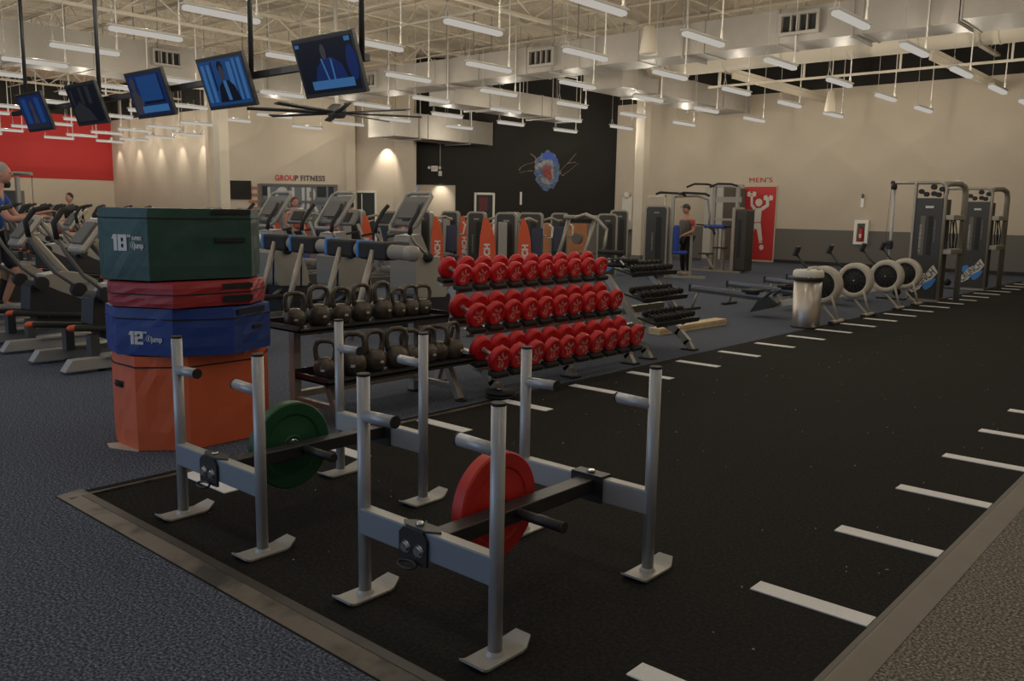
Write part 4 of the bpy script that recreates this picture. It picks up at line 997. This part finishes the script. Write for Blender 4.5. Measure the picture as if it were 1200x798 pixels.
def bench_parts(par, mcol, dx=0, dy=-.55, flip=1):
    B().b2((dx - .04, dy - .3, .08), (dx + .04, dy + .6, .14)).build('base_rail', M_frame, par)
    B().box((dx, dy, .48), (.38, .40, .07), rot=(.06, 0, 0), bev=.025).build('seat_pad', mcol, par)
    B().b2((dx - .03, dy - .03, .12), (dx + .03, dy + .03, .46)).build('seat_post', M_frame, par)
    B().box((dx, dy + .26, .88), (.25, .07, .62), rot=(-.25, 0, 0), bev=.025).build('back_pad', mcol, par)
    B().box((dx, dy + .33, .7), (.07, .07, .9), rot=(-.22, 0, 0)).build('back_post', M_frame, par)
def machine(loc, label, kind, rz=0, w_=.46, h_=1.5):
    t = thing('weight_machine', label, 'weight machine', loc, rz)
    tower(t, w_, h_)
    if kind in ('press', 'row', 'sail'):
        bench_parts(t, M_navy if kind != 'row' else M_blue, dx=.62, dy=.1)
        for s_ in (-1, 1):
            B().tube([(.62 + s_ * .25, .5, 1.25), (.62 + s_ * .34, .2, 1.2), (.62 + s_ * .34, -.1, 1.0), (.62 + s_ * .25, -.2, .98)], .022, 8).build('press_arm', M_frame, t)
        B().b2((.1, .45, .06), (1.0, .55, .14)).build('rear_rail', M_frame, t)
        B().tube([(.2, .3, 1.3), (.45, .45, 1.38), (.62, .5, 1.3)], .03, 8).build('link_arm', M_frame, t)
    if kind == 'sail':
        for x, s_ in ((-.36, 1), (.42, .8)):
            bm = B(); pl = [(-.05, 0), (.30 * s_, 0), (.30 * s_, .5), (.27 * s_, .85), (.20 * s_, 1.1), (.10 * s_, 1.27), (.03, 1.25), (-.03 * s_, .9), (-.06 * s_, .4)]
            bm.prism(pl, .03, face_M((x - .1, -.30, .12), (1, 0, 0), (0, 0, 1))); sp = bm.build('orange_panel', M_orange, t, label='curved orange side panel')
            text('CRUNCH', .17, M_wprint, sp, face_M((x + .02 * s_, -.334, .50), (0, .0, 1), (-1, 0, 0)), ext=.001, bold=.008, width=.72)
            bm = B(); bm.prism(blob(14, .10 * s_, .13, .2, .02, .18, seed=6), .003, face_M((x, -.333, .1), (1, 0, 0), (0, 0, 1))); bm.build('blue_art', M_lblue, sp)
        B().b2((-.12, -.36, .1), (.06, -.28, 1.30), bev=.02).build('grey_column', M_shroud, t)
        B().b2((-.45, -.36, 0), (.62, -.2, .08)).build('front_base', M_frame, t)
    else:
        sticker(t, face_M((.0, -.027, .22), (1, 0, .5), (-.5, 0, 1)), 1.0)
    return t
RZM = math.radians(36)
machine((-9.41, 12.76, 0), 'weight tower with navy pads, between the two orange-panelled machines behind the near dumbbells', 'press', RZM, w_=.44)
machine((-10.13, 14.83, 0), 'slim weight tower just left of the broad one, behind the middle dumbbells', 'plain', RZM, w_=.42)
machine((-8.14, 13.22, 0), 'broad weight tower behind the middle of the red dumbbells', 'press', RZM, w_=.56)
machine((-8.58, 14.84, 0), 'weight tower standing alone before the orange wall band', 'plain', RZM, w_=.44)
machine((-7.71, 15.62, 0), 'weight tower at the right end of the row, front one of two', 'plain', RZM, w_=.50)
machine((-8.93, 17.91, 0), 'weight tower at the right end of the row, rear one of two', 'plain', RZM, w_=.5, h_=1.6)
machine((-11.32, 13.78, 0), 'orange-panelled weight machine just left of the dark doorway', 'sail', RZM)
machine((-9.75, 11.35, 0), 'orange-panelled weight machine right of the nearest console machine', 'sail', RZM)
machine((-11.57, 10.86, 0), 'orange-panelled weight machine between the first and second console machines', 'sail', RZM)
machine((-7.35, 11.5, 0), 'orange-panelled weight machine behind the third and fourth near dumbbells', 'sail', RZM)
machine((-14.34, 11.11, 0), 'orange-panelled weight machine before the group room front', 'sail', RZM)
# free standing arched press frame
t = thing('plate_loaded_press', 'light grey arched leverage press behind the far end of the red dumbbells', 'weight machine', (-6.9, 13.4, 0))
for x in (-.35, .35): B().tube([(x - .2, -.3, .02), (x - .08, 0, .9), (x, .1, 1.42)], .045, 8).build('frame_post', M_frame, t)
B().b2((-.45, 0, 1.38), (.45, .12, 1.46), bev=.02).build('top_beam', M_frame, t)
B().tube([(-.1, 0, 1.40), (.25, -.1, 1.48), (.6, -.15, 1.38), (.85, -.15, 1.16)], .04, 10).build('arched_arm', M_frame, t)
B().tube([(.85, -.15, 1.2), (.82, -.15, .85), (.75, -.15, .72)], .03, 8).build('drop_arm', M_frame, t)
B().cyl((.7, -.2, .70), (1.35, -.2, .70), .05, seg=12).build('roller_pad', M_blackr, t)
B().cyl((.0, -.1, .95), (.0, .0, .95), .12, seg=18).build('small_disc', M_wains, t); B().b2((-.4, -.4, 0), (.4, .3, .06)).build('base', M_frame, t); B().box((.1, -.1, .5), (.35, .4, .08), bev=.03).build('seat_pad', M_navy, t)
# lat machine with the tall top frame
t = machine((-6.55, 15.98, 0), 'large weight tower with black top handles beside the standing man', 'plain', math.radians(22), w_=.56, h_=1.72)
B().b2((.32, .1, 0), (.40, .2, 1.95), bev=.01).build('upright_post', M_frame, t); B().b2((.75, .5, 0), (.81, .58, 1.0)).build('short_post', M_shroud, t)
B().b2((.2, .1, 0), (1.2, .2, .06)).build('base_rail', M_frame, t)
for x in (.2, .75): B().tube([(x - .25, .1, 1.98), (x - .15, .1, 2.02), (x + .35, .2, 2.0), (x + .45, .2, 1.95)], .028, 8).build('top_handle', M_blackr, t)
B().tube([(.35, .2, 1.93), (.9, .3, 1.95), (1.15, .4, 1.88), (1.2, .45, 1.5), (1.18, .45, 1.2)], .03, 8).build('yoke_arm', M_frame, t)
B().tube([(1.18, .45, 1.22), (1.3, .4, 1.18), (1.34, .4, 1.05)], .03, 8).build('grip_arm', M_blackr, t)
B().box((.50, .0, .95), (.12, .3, .62), bev=.04).build('chest_pad', M_blue, t); B().box((.60, -.1, .62), (.34, .3, .08), bev=.03).build('seat_pad', M_blue, t)
# assisted pull-up machine
t = thing('pull_up_machine', 'grey assisted pull-up station with blue pads in front of the tall locker', 'weight machine', (-6.3, 19.3, 0))
B().b2((.0, .0, 0), (.10, .55, 1.72), bev=.03).build('tower_frame', M_frame, t); B().b2((.10, .03, .04), (.42, .5, 1.66), bev=.04).build('stack_shroud', M_panel, t); B().b2((.18, .02, .4), (.26, .03, 1.4)).build('stack_window', M_blackr, t)
for x in (-.85, -.15):
    B().b2((x, .45, 0), (x + .09, .55, 2.3), bev=.01).build('rear_upright', M_shroud, t)
    B().tube([(x + .04, .5, 2.28), (x - .02, .2, 2.33), (x - .25, -.1, 2.33), (x - .42, -.22, 2.24)], .028, 8).build('pull_up_grip', M_blackr, t)
B().b2((-.85, .47, 1.85), (.0, .53, 2.0)).build('cross_panel', M_shroud, t); B().b2((-.85, .46, 2.26), (.05, .54, 2.33), bev=.01).build('top_beam', M_frame, t)
B().b2((-.85, .46, 1.36), (.0, .52, 1.42)).build('cross_beam', M_frame, t)
B().box((-.55, .15, 1.20), (.62, .22, .10), bev=.04).build('knee_pad', M_blue, t); B().tube([(-1.1, .1, 1.24), (-.8, .15, 1.22)], .022, 8).build('dip_grip', M_blackr, t); B().tube([(-.25, .15, 1.2), (.0, .15, 1.22)], .03, 8).build('pad_arm', M_blackr, t)
B().b2((-.53, .12, 0), (-.46, .2, 1.18)).build('pad_post', M_frame, t); B().b2((-.35, .2, 0), (-.29, .28, 1.18)).build('pad_post', M_frame, t)
for x, y, z in ((-1.3, -.1, .62), (-.65, -.1, .45), (-.3, .0, .62)): B().b2((x - .17, y - .12, z), (x + .17, y + .12, z + .035), bev=.01).build('step', M_blackr, t)
B().tube([(-1.28, -.1, .6), (-1.25, -.1, .3), (-1.05, -.1, .03)], .03, 8).build('step_arm', M_frame, t); B().tube([(-.62, -.1, .45), (-.5, -.1, .2), (-.35, -.1, .03)], .035, 8).build('step_arm', M_frame, t); B().b2((-1.1, -.2, 0), (.4, -.1, .05)).build('base_rail', M_frame, t); B().b2((-1.05, .45, 0), (.1, .55, .06)).build('base_rail', M_frame, t)
cb = thing('partition', 'tall pale partition box standing out from the back wall left of the red door', 'partition', (-9.1, 23.5, 0))
B().b2((-.36, 0, .0), (.30, 1.54, 2.40), bev=.005).build('partition_body', mat('pale_grey_paint', (.40, .375, .33), .7), cb); B().b2((.301, .03, .05), (.312, 1.54, 2.38)).build('side_panel', M_wains, cb); B().b2((-.37, -.01, 0), (.31, 0, .1)).build('plinth', M_wains, cb)

# ---------------------------------------------------------------- cardio machines
def make_amt():
    t = thing('adaptive_trainer', 'x', 'cardio machine')
    Mx = face_M((.24, 0, 0), (0, 1, 0), (0, 0, 1))
    B().prism([(-.10, .02), (.42, .02), (.44, .44), (-.06, .44)], .48, Mx @ Matrix.Translation((0, 0, -.48))).build('base_housing', M_blackm, t)
    B().prism([(-.16, .46), (-.12, .42), (.34, .40), (.38, .46), (.34, .66), (.24, .90), (.18, .93), (-.12, .93), (-.18, .88), (-.18, .52)], .50, Mx @ Matrix.Translation((0, 0, -.49)), smooth=False).build('side_shroud', M_shroud, t)
    B().prism([(-.06, .92), (.16, .92), (.0, 1.22), (-.18, 1.20), (-.22, 1.12)], .30, Mx @ Matrix.Translation((0, 0, -.39))).build('neck_cover', M_shroud, t)
    cns = B().box((0, -.02, 1.50), (.46, .06, .44), rot=(math.radians(-33), 0, 0), bev=.025).build('console', M_mgrey, t)
    B().tube([(-.24, -.18, 1.32), (-.24, .10, 1.70), (-.18, .13, 1.74), (.18, .13, 1.74), (.24, .10, 1.70), (.24, -.18, 1.32), (.16, -.24, 1.26), (-.16, -.24, 1.26)], .026, 8, closed=True).build('console_rim', M_shroud, cns)
    B().box((0, -.055, 1.52), (.34, .02, .24), rot=(math.radians(-33), 0, 0)).build('console_screen', M_wains, cns)
    B().box((0, -.12, 1.40), (.12, .03, .03), rot=(math.radians(-33), 0, 0)).build('console_slot', M_blackr, cns)
    for s_ in (-1, 1):
        B().tube([(s_ * .30, .05, .9), (s_ * .33, -.28, 1.12), (s_ * .33, -.36, 1.25)], .02, 8).build('arm_lever', M_frame, t)
        B().tube([(s_ * .33, -.36, 1.22), (s_ * .33, -.34, 1.34), (s_ * .33, -.22, 1.50), (s_ * .30, -.16, 1.58)], .026, 8).build('arm_grip', M_blackr, t)
        B().b2((s_ * .19 - .08, -.46, .24), (s_ * .19 + .08, -.05, .30), bev=.02).build('foot_pedal', M_blackr, t)
        B().tube([(s_ * .19, -.2, .28), (s_ * .19, .0, .4)], .03, 8).build('pedal_arm', M_mgrey, t)
        B().sph((s_ * .28, .0, .93), .07, seg=12).build('pivot_cover', M_blackr, t)
        B().b2((s_ * .3 - .04, -.46, 0), (s_ * .3 + .04, .5, .06)).build('base_rail', M_mgrey, t)
    return t
AM = make_amt(); cha = tree_of(AM)
spots = [(-3.78, 5.72, 'console cardio machine nearest the dumbbells, at the right end of the row'), (-5.0, 5.45, 'console cardio machine second from the dumbbells'), (-6.25, 5.3, 'console cardio machine third from the dumbbells, just right of the jump boxes'),
         ]
for k, (x, y, lb) in enumerate(spots):
    if k == 0: AM.location = (x, y, 0); AM['label'] = lb; AM['group'] = 'console cardio machines behind the kettlebells'
    else: dup(AM, (x, y, 0), None, lb, 'console cardio machines behind the kettlebells', cha)
# long grey tube rail with black sleeves
t = thing('sleeved_rail', 'long thick grey tube rail with black sleeves and blue straps behind the kettlebells', 'rail', (-4.6, 4.72, 0))
B().cyl((-2.9, 0, 1.10), (1.85, 0, 1.04), .085, seg=20).build('tube', M_shroud, t)
B().lathe([(0, 1.99), (.06, 1.98), (.088, 1.95), (.092, 1.90), (.086, 1.84)], 20, Matrix.Translation((0, 0, 1.04)) @ Matrix.Rotation(PI / 2, 4, 'Y')).build('end_cap', M_shroud, t)
for x in (-.67, -.04, .72, 1.33):
    z = 1.07 - (x) * .012
    sl = B().b2((x - .24, -.115, z - .11), (x + .24, .115, z + .10), bev=.03).build('sleeve', M_blackr, t)
    B().b2((x - .275, -.125, z - .10), (x - .235, .125, z + .108), bev=.015).build('blue_strap', M_lblue, sl)
    B().tube([(x + .02, -.1, z), (x - .02, -.42, .03)], .036, 10).build('sloping_leg', M_frame, t)
    B().tube([(x - .14, -.02, z), (x - .15, -.03, .5)], .012, 6).build('cord', M_blackr, t)
# ellipticals at the left
def make_ell():
    t = thing('elliptical_trainer', 'x', 'elliptical trainer')
    for s_ in (-.375, .375):
        bm = B(); bm.prism([(0, .03), (.07, .13), (2.1, .13), (2.1, .03)], .12, face_M((s_ + .06, 0, 0), (0, 1, 0), (0, 0, 1)) @ Matrix.Translation((0, 0, -.12))); bm.build('base_rail', M_silver2, t)
        B().cyl((s_, .35, 0), (s_, .35, .03), .035, seg=10).build('level_foot', M_blackr, t)
        B().b2((s_ - .1, .35, .13), (s_ + .1, .95, .15)).build('roller_track', M_shroud, t)
        B().b2((s_ * .75 - .05, .28, .12), (s_ * .75 + .05, .36, .33)).build('pedal_support', M_dgrey, t)
    Mx = face_M((.25, 0, 0), (0, 1, 0), (0, 0, 1))
    B().prism([(.36, .66), (.34, .42), (.46, .27), (.95, .21), (1.08, .27), (1.09, .42), (.90, .50), (.64, .60), (.50, .70), (.42, .72)], .26, Mx @ Matrix.Translation((0, 0, -.26)), smooth=False).build('lower_housing', M_blackm, t)
    B().prism([(.46, .70), (.64, .605), (.84, .52), (1.09, .41), (1.10, .58), (1.05, .70), (.92, .78), (.72, .81), (.52, .78)], .27, Mx @ Matrix.Translation((0, 0, -.265))).build('upper_shroud', M_shroud, t)
    B().box((.255, 1.02, .32), (.012, .035, .11)).build('orange_marker', M_orange, t)
    text('PRECOR', .06, M_mgrey, t, face_M((.256, .86, .66), (0, 1, 0), (0, 0, 1)), 'housing_print', width=.2)
    text('precor', .06, M_wprint, t, face_M((.2505, .62, .36), (0, 1, 0), (0, 0, 1)), 'housing_print', width=.2)
    for s_, dy in ((-1, 0), (1, .18)):
        B().box((s_ * .25, .40 + dy, .36), (.13, .85, .055), rot=(-.10 * 1, 0, 0), bev=.02).build('foot_pedal', M_blackr, t)
        B().sph((s_ * .25, -.02 + dy, .40), .045, (1, 1.3, .7), 10).build('pedal_tip', M_orange, t, label='orange pedal tip')
        B().tube([(s_ * .3, .45, .72), (s_ * .34, .25, .88), (s_ * .34, .10, 1.10), (s_ * .33, .04, 1.24)], .018, 8).build('arm_lever', M_wains, t)
        B().tube([(s_ * .33, .04, 1.22), (s_ * .33, .02, 1.36), (s_ * .32, .10, 1.47), (s_ * .28, .22, 1.50)], .026, 8).build('arm_grip', M_blackr, t)
        B().cyl((s_ * .255, .45, .70), (s_ * .34, .45, .70), .07, seg=16).build('pivot_cover', M_blackr, t)
    a, b = Vector((.1, .78, .76)), Vector((.1, .46, 1.16)); d = b - a
    B().box((a + b) / 2, (.12, .08, d.length + .06), rot=(-math.atan2(b.y - a.y, b.z - a.z), 0, 0), bev=.02).build('console_mast', M_frame, t)
    cn = B().box((.1, .40, 1.24), (.34, .06, .40), rot=(math.radians(-38), 0, 0), bev=.03).build('console', M_frame, t)
    B().box((.1, .37, 1.265), (.24, .03, .24), rot=(math.radians(-38), 0, 0)).build('console_screen', M_wains, cn)
    return t
EL = make_ell(); che = tree_of(EL)
k = 0
for i, (x, y, lb) in enumerate([(-3.87, 1.22, 'elliptical trainer nearest the jump boxes, its rails ending on the carpet'), (-5.40, 1.22, 'elliptical trainer second from the jump boxes with a large pale housing'), (-6.95, 1.24, 'elliptical trainer third from the jump boxes, at the left edge'), (-8.5, 1.3, 'elliptical trainer fourth from the jump boxes, mostly out of view'),
             (-7.9, 3.9, 'elliptical trainer in the second row, first left of the jump boxes'), (-9.4, 3.9, 'elliptical trainer in the second row, second from the jump boxes'), (-10.9, 3.9, 'elliptical trainer in the second row, third from the jump boxes'), (-12.4, 3.9, 'elliptical trainer in the second row, fourth from the jump boxes'),
             (-13.8, 5.8, 'elliptical trainer in the third row, nearest the jump boxes'), (-15.3, 5.8, 'elliptical trainer in the third row, second from the jump boxes'), (-16.8, 5.8, 'elliptical trainer in the third row, third from the jump boxes'), (-18.3, 5.8, 'elliptical trainer in the third row, fourth from the jump boxes')]):
    if i == 0: EL.location = (x, y, 0); EL['label'] = lb; EL['group'] = 'elliptical trainers at the left'
    else: dup(EL, (x, y, 0), None, lb, 'elliptical trainers at the left', che)
# indoor bikes / further machines in the distance at the left: cable frame with grey top
t = thing('multi_gym', 'grey multi-station cable frame below the red wall at the left', 'weight machine', (-27.0, 8.5, 0), .3)
for x in (-1.2, .0, .9): B().b2((x - .06, -.06, 0), (x + .06, .06, 2.35), bev=.02).build('upright_post', M_shroud, t)
for x in (-1.2, .0): B().tube([(x, 0, 2.25), (x + .15, 0, 2.4), (x + .9, 0, 2.45), (x + 1.6, 0, 2.42)], .06, 8).build('top_arm', M_frame, t)
for x in (-.8, -.4, .4): B().cyl((x, -.1, 2.1), (x, .05, 2.1), .12, seg=14).build('pulley', M_blackr, t)
B().b2((-1.0, 0, .1), (-.2, .3, 1.9)).build('weight_stack', M_mgrey, t); B().b2((.2, 0, .1), (.8, .3, 1.9)).build('weight_stack', M_mgrey, t); B().cyl((1.6, 0, 2.4), (1.6, 0, .6), .01, seg=5).build('cable', M_blackr, t)
B().b2((-1.4, -.5, 0), (1.2, .5, .08)).build('base', M_frame, t)
# treadmill consoles in the middle distance
def make_tm():
    t = thing('treadmill', 'x', 'treadmill')
    B().b2((-.42, -1.0, .0), (.42, .9, .22), bev=.02).build('deck', M_dgrey, t); B().b2((-.27, -1.02, .21), (.27, .6, .235)).build('belt', M_blackr, t)
    B().box((0, .75, .28), (.8, .4, .16), bev=.05).build('motor_hood', M_mgrey, t)
    for s_ in (-1, 1):
        B().tube([(s_ * .40, .72, .2), (s_ * .40, .62, .9), (s_ * .38, .5, 1.2)], .035, 8).build('upright_post', M_shroud, t)
        B().tube([(s_ * .38, .55, 1.05), (s_ * .38, .1, .98)], .025, 8).build('handrail', M_blackr, t)
    cn = B().box((0, .5, 1.32), (.72, .08, .36), rot=(math.radians(-30), 0, 0), bev=.03).build('console', M_mgrey, t); B().box((0, .45, 1.34), (.4, .02, .22), rot=(math.radians(-30), 0, 0)).build('console_screen', M_blackr, cn)
    return t
TM = make_tm(); cht = tree_of(TM)
for i, (x, y) in enumerate([(-12.0, 9.2), (-13.5, 9.2), (-15.0, 9.6), (-16.5, 9.6), (-10.3, 9.2), (-8.9, 9.2), (-22.0, 7.0), (-23.5, 7.0), (-20.5, 7.0)]):
    lb = 'treadmill in the distance, %s counted from the dumbbell racks' % ORD[[4, 5, 6, 7, 2, 1, 9, 10, 8][i]] if False else 'dark treadmill in the far rows, %s place counting leftwards' % ORD[[3, 4, 5, 6, 2, 1, 8, 9, 7][i]]
    if i == 0: TM.location = (x, y, 0); TM['label'] = lb; TM['group'] = 'treadmills in the far rows'
    else: dup(TM, (x, y, 0), None, lb, 'treadmills in the far rows', cht)

# ---------------------------------------------------------------- people
def skin_mesh(name, verts, edges, radii, m_, parent, root=0, sub=1):
    me = bpy.data.meshes.new(name); me.from_pydata([Vector(v) for v in verts], edges, []); me.update()
    o = bpy.data.objects.new(name, me); COL.objects.link(o); me.materials.append(m_)
    sk = o.modifiers.new('skin', 'SKIN'); sk.use_smooth_shade = True
    if not me.skin_vertices: bpy.context.view_layer.objects.active = o
    lay = me.skin_vertices[0].data if me.skin_vertices else me.attributes and None
    for i, r in enumerate(radii):
        lay[i].radius = (r if isinstance(r, tuple) else (r, r)); lay[i].use_root = (i == root)
    ss = o.modifiers.new('sub', 'SUBSURF'); ss.levels = sub; ss.render_levels = sub
    if parent: o.parent = parent
    return o
def person(loc, rz, label, J, shirt, pants, hair, skin=M_skin, sleeves=True, cap=None, sleeve_m=None, long_hair=False):
    """J: joints: pelvis, chest, neck, head, lsh lel lwr, rsh rel rwr, lhip lkn lan lto, rhip ..."""
    t = thing('person', label, 'person', loc, rz)
    order = ['pelvis', 'waist', 'chest', 'neck', 'head0', 'lsh', 'lel', 'lwr', 'lpa', 'rsh', 'rel', 'rwr', 'rpa', 'lhip', 'lkn', 'lan', 'lto', 'rhip', 'rkn', 'ran', 'rto']
    J = dict(J)
    for s_ in 'lr':
        w_ = Vector(J[s_ + 'wr']); e_ = Vector(J[s_ + 'el']); J[s_ + 'pa'] = w_ + (w_ - e_).normalized() * .07
    J['head0'] = Vector(J['neck']) + (Vector(J['head']) - Vector(J['neck'])) * .55
    rad = dict(pelvis=(.11, .09), waist=(.10, .08), chest=(.12, .088), neck=.055, head0=.05, lsh=.06, rsh=.06, lel=.045, rel=.045, lwr=.028, rwr=.028, lpa=.035, rpa=.035, lhip=.085, rhip=.085, lkn=.058, rkn=.058, lan=.04, ran=.04, lto=.04, rto=.04)
    idx = {n: i for i, n in enumerate(order)}
    E_ = [('pelvis', 'waist'), ('waist', 'chest'), ('chest', 'neck'), ('neck', 'head0'), ('chest', 'lsh'), ('lsh', 'lel'), ('lel', 'lwr'), ('lwr', 'lpa'), ('chest', 'rsh'), ('rsh', 'rel'), ('rel', 'rwr'), ('rwr', 'rpa'),
          ('pelvis', 'lhip'), ('lhip', 'lkn'), ('lkn', 'lan'), ('lan', 'lto'), ('pelvis', 'rhip'), ('rhip', 'rkn'), ('rkn', 'ran'), ('ran', 'rto')]
    V = [J[n] for n in order]; Ed = [(idx[a], idx[b]) for a, b in E_]; Rd = [rad[n] for n in order]
    # fingers: short chains rooted in each palm
    for s_ in 'lr':
        w_ = Vector(J[s_ + 'wr']); d = (Vector(J[s_ + 'pa']) - w_).normalized(); sd = d.cross(Vector((0, 0, 1))); sd = sd.normalized() if sd.length > .1 else Vector((1, 0, 0)); dn = Vector((0, 0, -1)) - d * d.z * -1
        dn = (Vector((0, 0, -1)) - d * Vector((0, 0, -1)).dot(d)); dn = dn.normalized() if dn.length > .1 else Vector((0, 1, 0))
        for q, ln in enumerate((.065, .075, .07, .055)):
            b0 = Vector(J[s_ + 'pa']) + sd * (.024 - q * .016)
            i0 = len(V); V += [b0 + d * .02, b0 + d * (.02 + ln * .55) + dn * .012, b0 + d * (.02 + ln * .8) + dn * .036]; Rd += [.009, .008, .007]
            Ed += [(idx[s_ + 'pa'], i0), (i0, i0 + 1), (i0 + 1, i0 + 2)]
        b0 = w_ + d * .03 + sd * .03; i0 = len(V); V += [b0 + sd * .012 + d * .015, b0 + sd * .02 + d * .05 + dn * .01]; Rd += [.010, .008]; Ed += [(idx[s_ + 'wr'], i0), (i0, i0 + 1)]
    skin_mesh('body', V, Ed, Rd, skin, t)
    # shirt
    vs = ['pelvis', 'waist', 'chest', 'lsh', 'rsh']; ed = [(0, 1), (1, 2), (2, 3), (2, 4)]; rr = [(.17, .145), (.155, .135), (.182, .145), .08, .08]
    VV = [Vector(J[v]) for v in vs]; VV[0] = VV[0] + Vector((0, 0, .02))
    if sleeves:
        for s_, pi_ in (('l', 3), ('r', 4)):
            a = Vector(J[s_ + 'sh']); b = Vector(J[s_ + 'el']); VV.append(a.lerp(b, .6)); ed.append((pi_, len(VV) - 1)); rr.append(.062)
    skin_mesh('shirt', VV, ed, rr, shirt, t)
    if sleeve_m:
        skin_mesh('sleeve', [J['lsh'], Vector(J['lsh']).lerp(Vector(J['lel']), .7)], [(0, 1)], [.082, .068], sleeve_m, t); skin_mesh('sleeve', [J['rsh'], Vector(J['rsh']).lerp(Vector(J['rel']), .7)], [(0, 1)], [.082, .068], sleeve_m, t)
    # pants
    VV = [Vector(J[v]) for v in ('pelvis', 'lhip', 'lkn', 'rhip', 'rkn')]; ed = [(0, 1), (1, 2), (0, 3), (3, 4)]; rr = [(.15, .12), .10, .075, .10, .075]
    if pants[1]:
        VV += [Vector(J['lan']), Vector(J['ran'])]; ed += [(2, 5), (4, 6)]; rr += [.052, .052]
    skin_mesh('trousers', VV, ed, rr, pants[0], t)
    # head
    hc = Vector(J['head']); f_ = Vector(J.get('face', (0, -1, 0))).normalized()
    Mh = face_M(hc, f_.cross(Vector((0, 0, 1))) * -1, (0, 0, 1))
    bm = B(); bm.sph((0, 0, 0), .1, (.78, 1.18, .95), 20); bm.sph((0, -.055, .03), .06, (.85, .8, .9), 12)
    bm.sph((0, -.005, .098), .016, (.8, 1.5, 1), 8); bm.sph((.08, -.01, -.005), .02, (.4, 1.2, .8), 8); bm.sph((-.08, -.01, -.005), .02, (.4, 1.2, .8), 8)
    hd = bm.build('head', skin, t, M=Mh)
    bm = B(); bm.sph((.03, .012, .086), .009, seg=8); bm.sph((-.03, .012, .086), .009, seg=8); bm.build('eye', M_hair, hd)
    B().sph((0, -.05, .086), .018, (1.1, .3, .4), 8).build('mouth', mat('lip', (.3, .1, .08)), hd)
    bm = B(); bm.sph((0, .03, -.018), .1, (.84, 1.08, .98), 18)
    if long_hair: bm.sph((0, -.06, -.08), .06, (.9, 1.5, .7), 12)
    bm.build('hair', hair, hd)
    if cap: bm = B(); bm.sph((0, .055, -.005), .098, (.88, .85, 1.02), 16); bm.prism([(-.06, 0), (.06, 0), (.05, .08), (-.05, .08)], .01, face_M((0, .06, .08), (1, 0, 0), (0, 0, 1))); bm.build('cap', cap, hd)
    for s_ in 'lr':
        a = Vector(J[s_ + 'an']); b = Vector(J[s_ + 'to']); d = b - a; d.z = 0
        B().box(Vector((a.x, a.y, max(a.z - .045, .045))) + d * .45, (.095, .27, .09), rot=(0, 0, math.atan2(d.y, d.x) - PI / 2), bev=.03).build('shoe', M_shroud, t)
    return t
STAND = dict(pelvis=(0, 0, .95), waist=(0, 0, 1.12), chest=(0, 0, 1.34), neck=(0, .0, 1.50), head=(0, -.03, 1.64),
             lsh=(.19, 0, 1.40), lel=(.23, .02, 1.12), lwr=(.16, -.2, 1.02), rsh=(-.19, 0, 1.40), rel=(-.23, .02, 1.12), rwr=(-.14, -.2, 1.02),
             lhip=(.09, 0, .90), lkn=(.10, -.02, .50), lan=(.10, .02, .09), lto=(.11, -.13, .04), rhip=(-.09, 0, .90), rkn=(-.10, -.02, .50), ran=(-.10, .02, .09), rto=(-.11, -.13, .04))
J = dict(STAND); J['face'] = (0, -1, -.5); J['head'] = (0, -.05, 1.64)
person((-6.42, 17.2, 0), math.radians(-20), 'standing man in a red shirt, grey tank top and cap beside the weight tower', J, mat('grey_tank', (.10, .095, .085), .8), (mat('black_cloth', (.012, .012, .013), .9), True), M_hair,
       sleeves=False, cap=M_dgrey, sleeve_m=mat('red_cloth', (.38, .06, .045), .8))
J = dict(STAND); J.update(chest=(0, -.06, 1.34), neck=(0, -.1, 1.50), head=(0, -.14, 1.64), lwr=(.22, -.52, 1.20), lel=(.24, -.22, 1.13), rwr=(-.22, -.52, 1.15), rel=(-.24, -.22, 1.12), lsh=(.19, -.05, 1.40), rsh=(-.19, -.05, 1.40), lkn=(.1, -.2, .52), lan=(.1, -.05, .13), lto=(.1, -.2, .07))
person((-6.6, 1.72, .22), PI - .5, 'grey haired man in a blue shirt exercising at the left edge', J, mat('blue_cloth', (.012, .07, .32), .8), (mat('dark_shorts', (.02, .02, .025), .9), False), mat('grey_hair', (.3, .27, .25), .7))
SIT = dict(STAND); SIT.update(lkn=(.12, -.42, .82), lan=(.12, -.35, .42), lto=(.12, -.5, .38), rkn=(-.12, -.42, .78), ran=(-.12, -.40, .36), rto=(-.12, -.55, .32), lwr=(.2, -.45, 1.1), rwr=(-.2, -.45, 1.1), lel=(.25, -.2, 1.12), rel=(-.25, -.2, 1.12))
person((-18.4, 7.3, .02), .5, 'man in a black shirt and red shorts riding a machine below the red wall', SIT, mat('black_cloth', (.012, .012, .013), .9), (mat('red_shorts', (.35, .03, .03), .9), False), M_hair)
person((-13.2, 10.4, .0), 1.4, 'red haired woman in a red top walking before the group room', STAND, mat('coral_cloth', (.36, .1, .08), .8), (mat('dark_tights', (.03, .02, .02), .9), True), M_redhair, sleeves=False, long_hair=True)
J = dict(STAND); J.update(chest=(0, -.12, 1.32), neck=(0, -.2, 1.46), head=(0, -.26, 1.58), lsh=(.19, -.12, 1.38), rsh=(-.19, -.12, 1.38))
person((-12.6, 11.9, .0), -.9, 'person in a black top leaning forward among the orange-panelled machines', J, mat('black_cloth', (.012, .012, .013), .9), (mat('black_cloth', (.012, .012, .013), .9), True), M_hair)
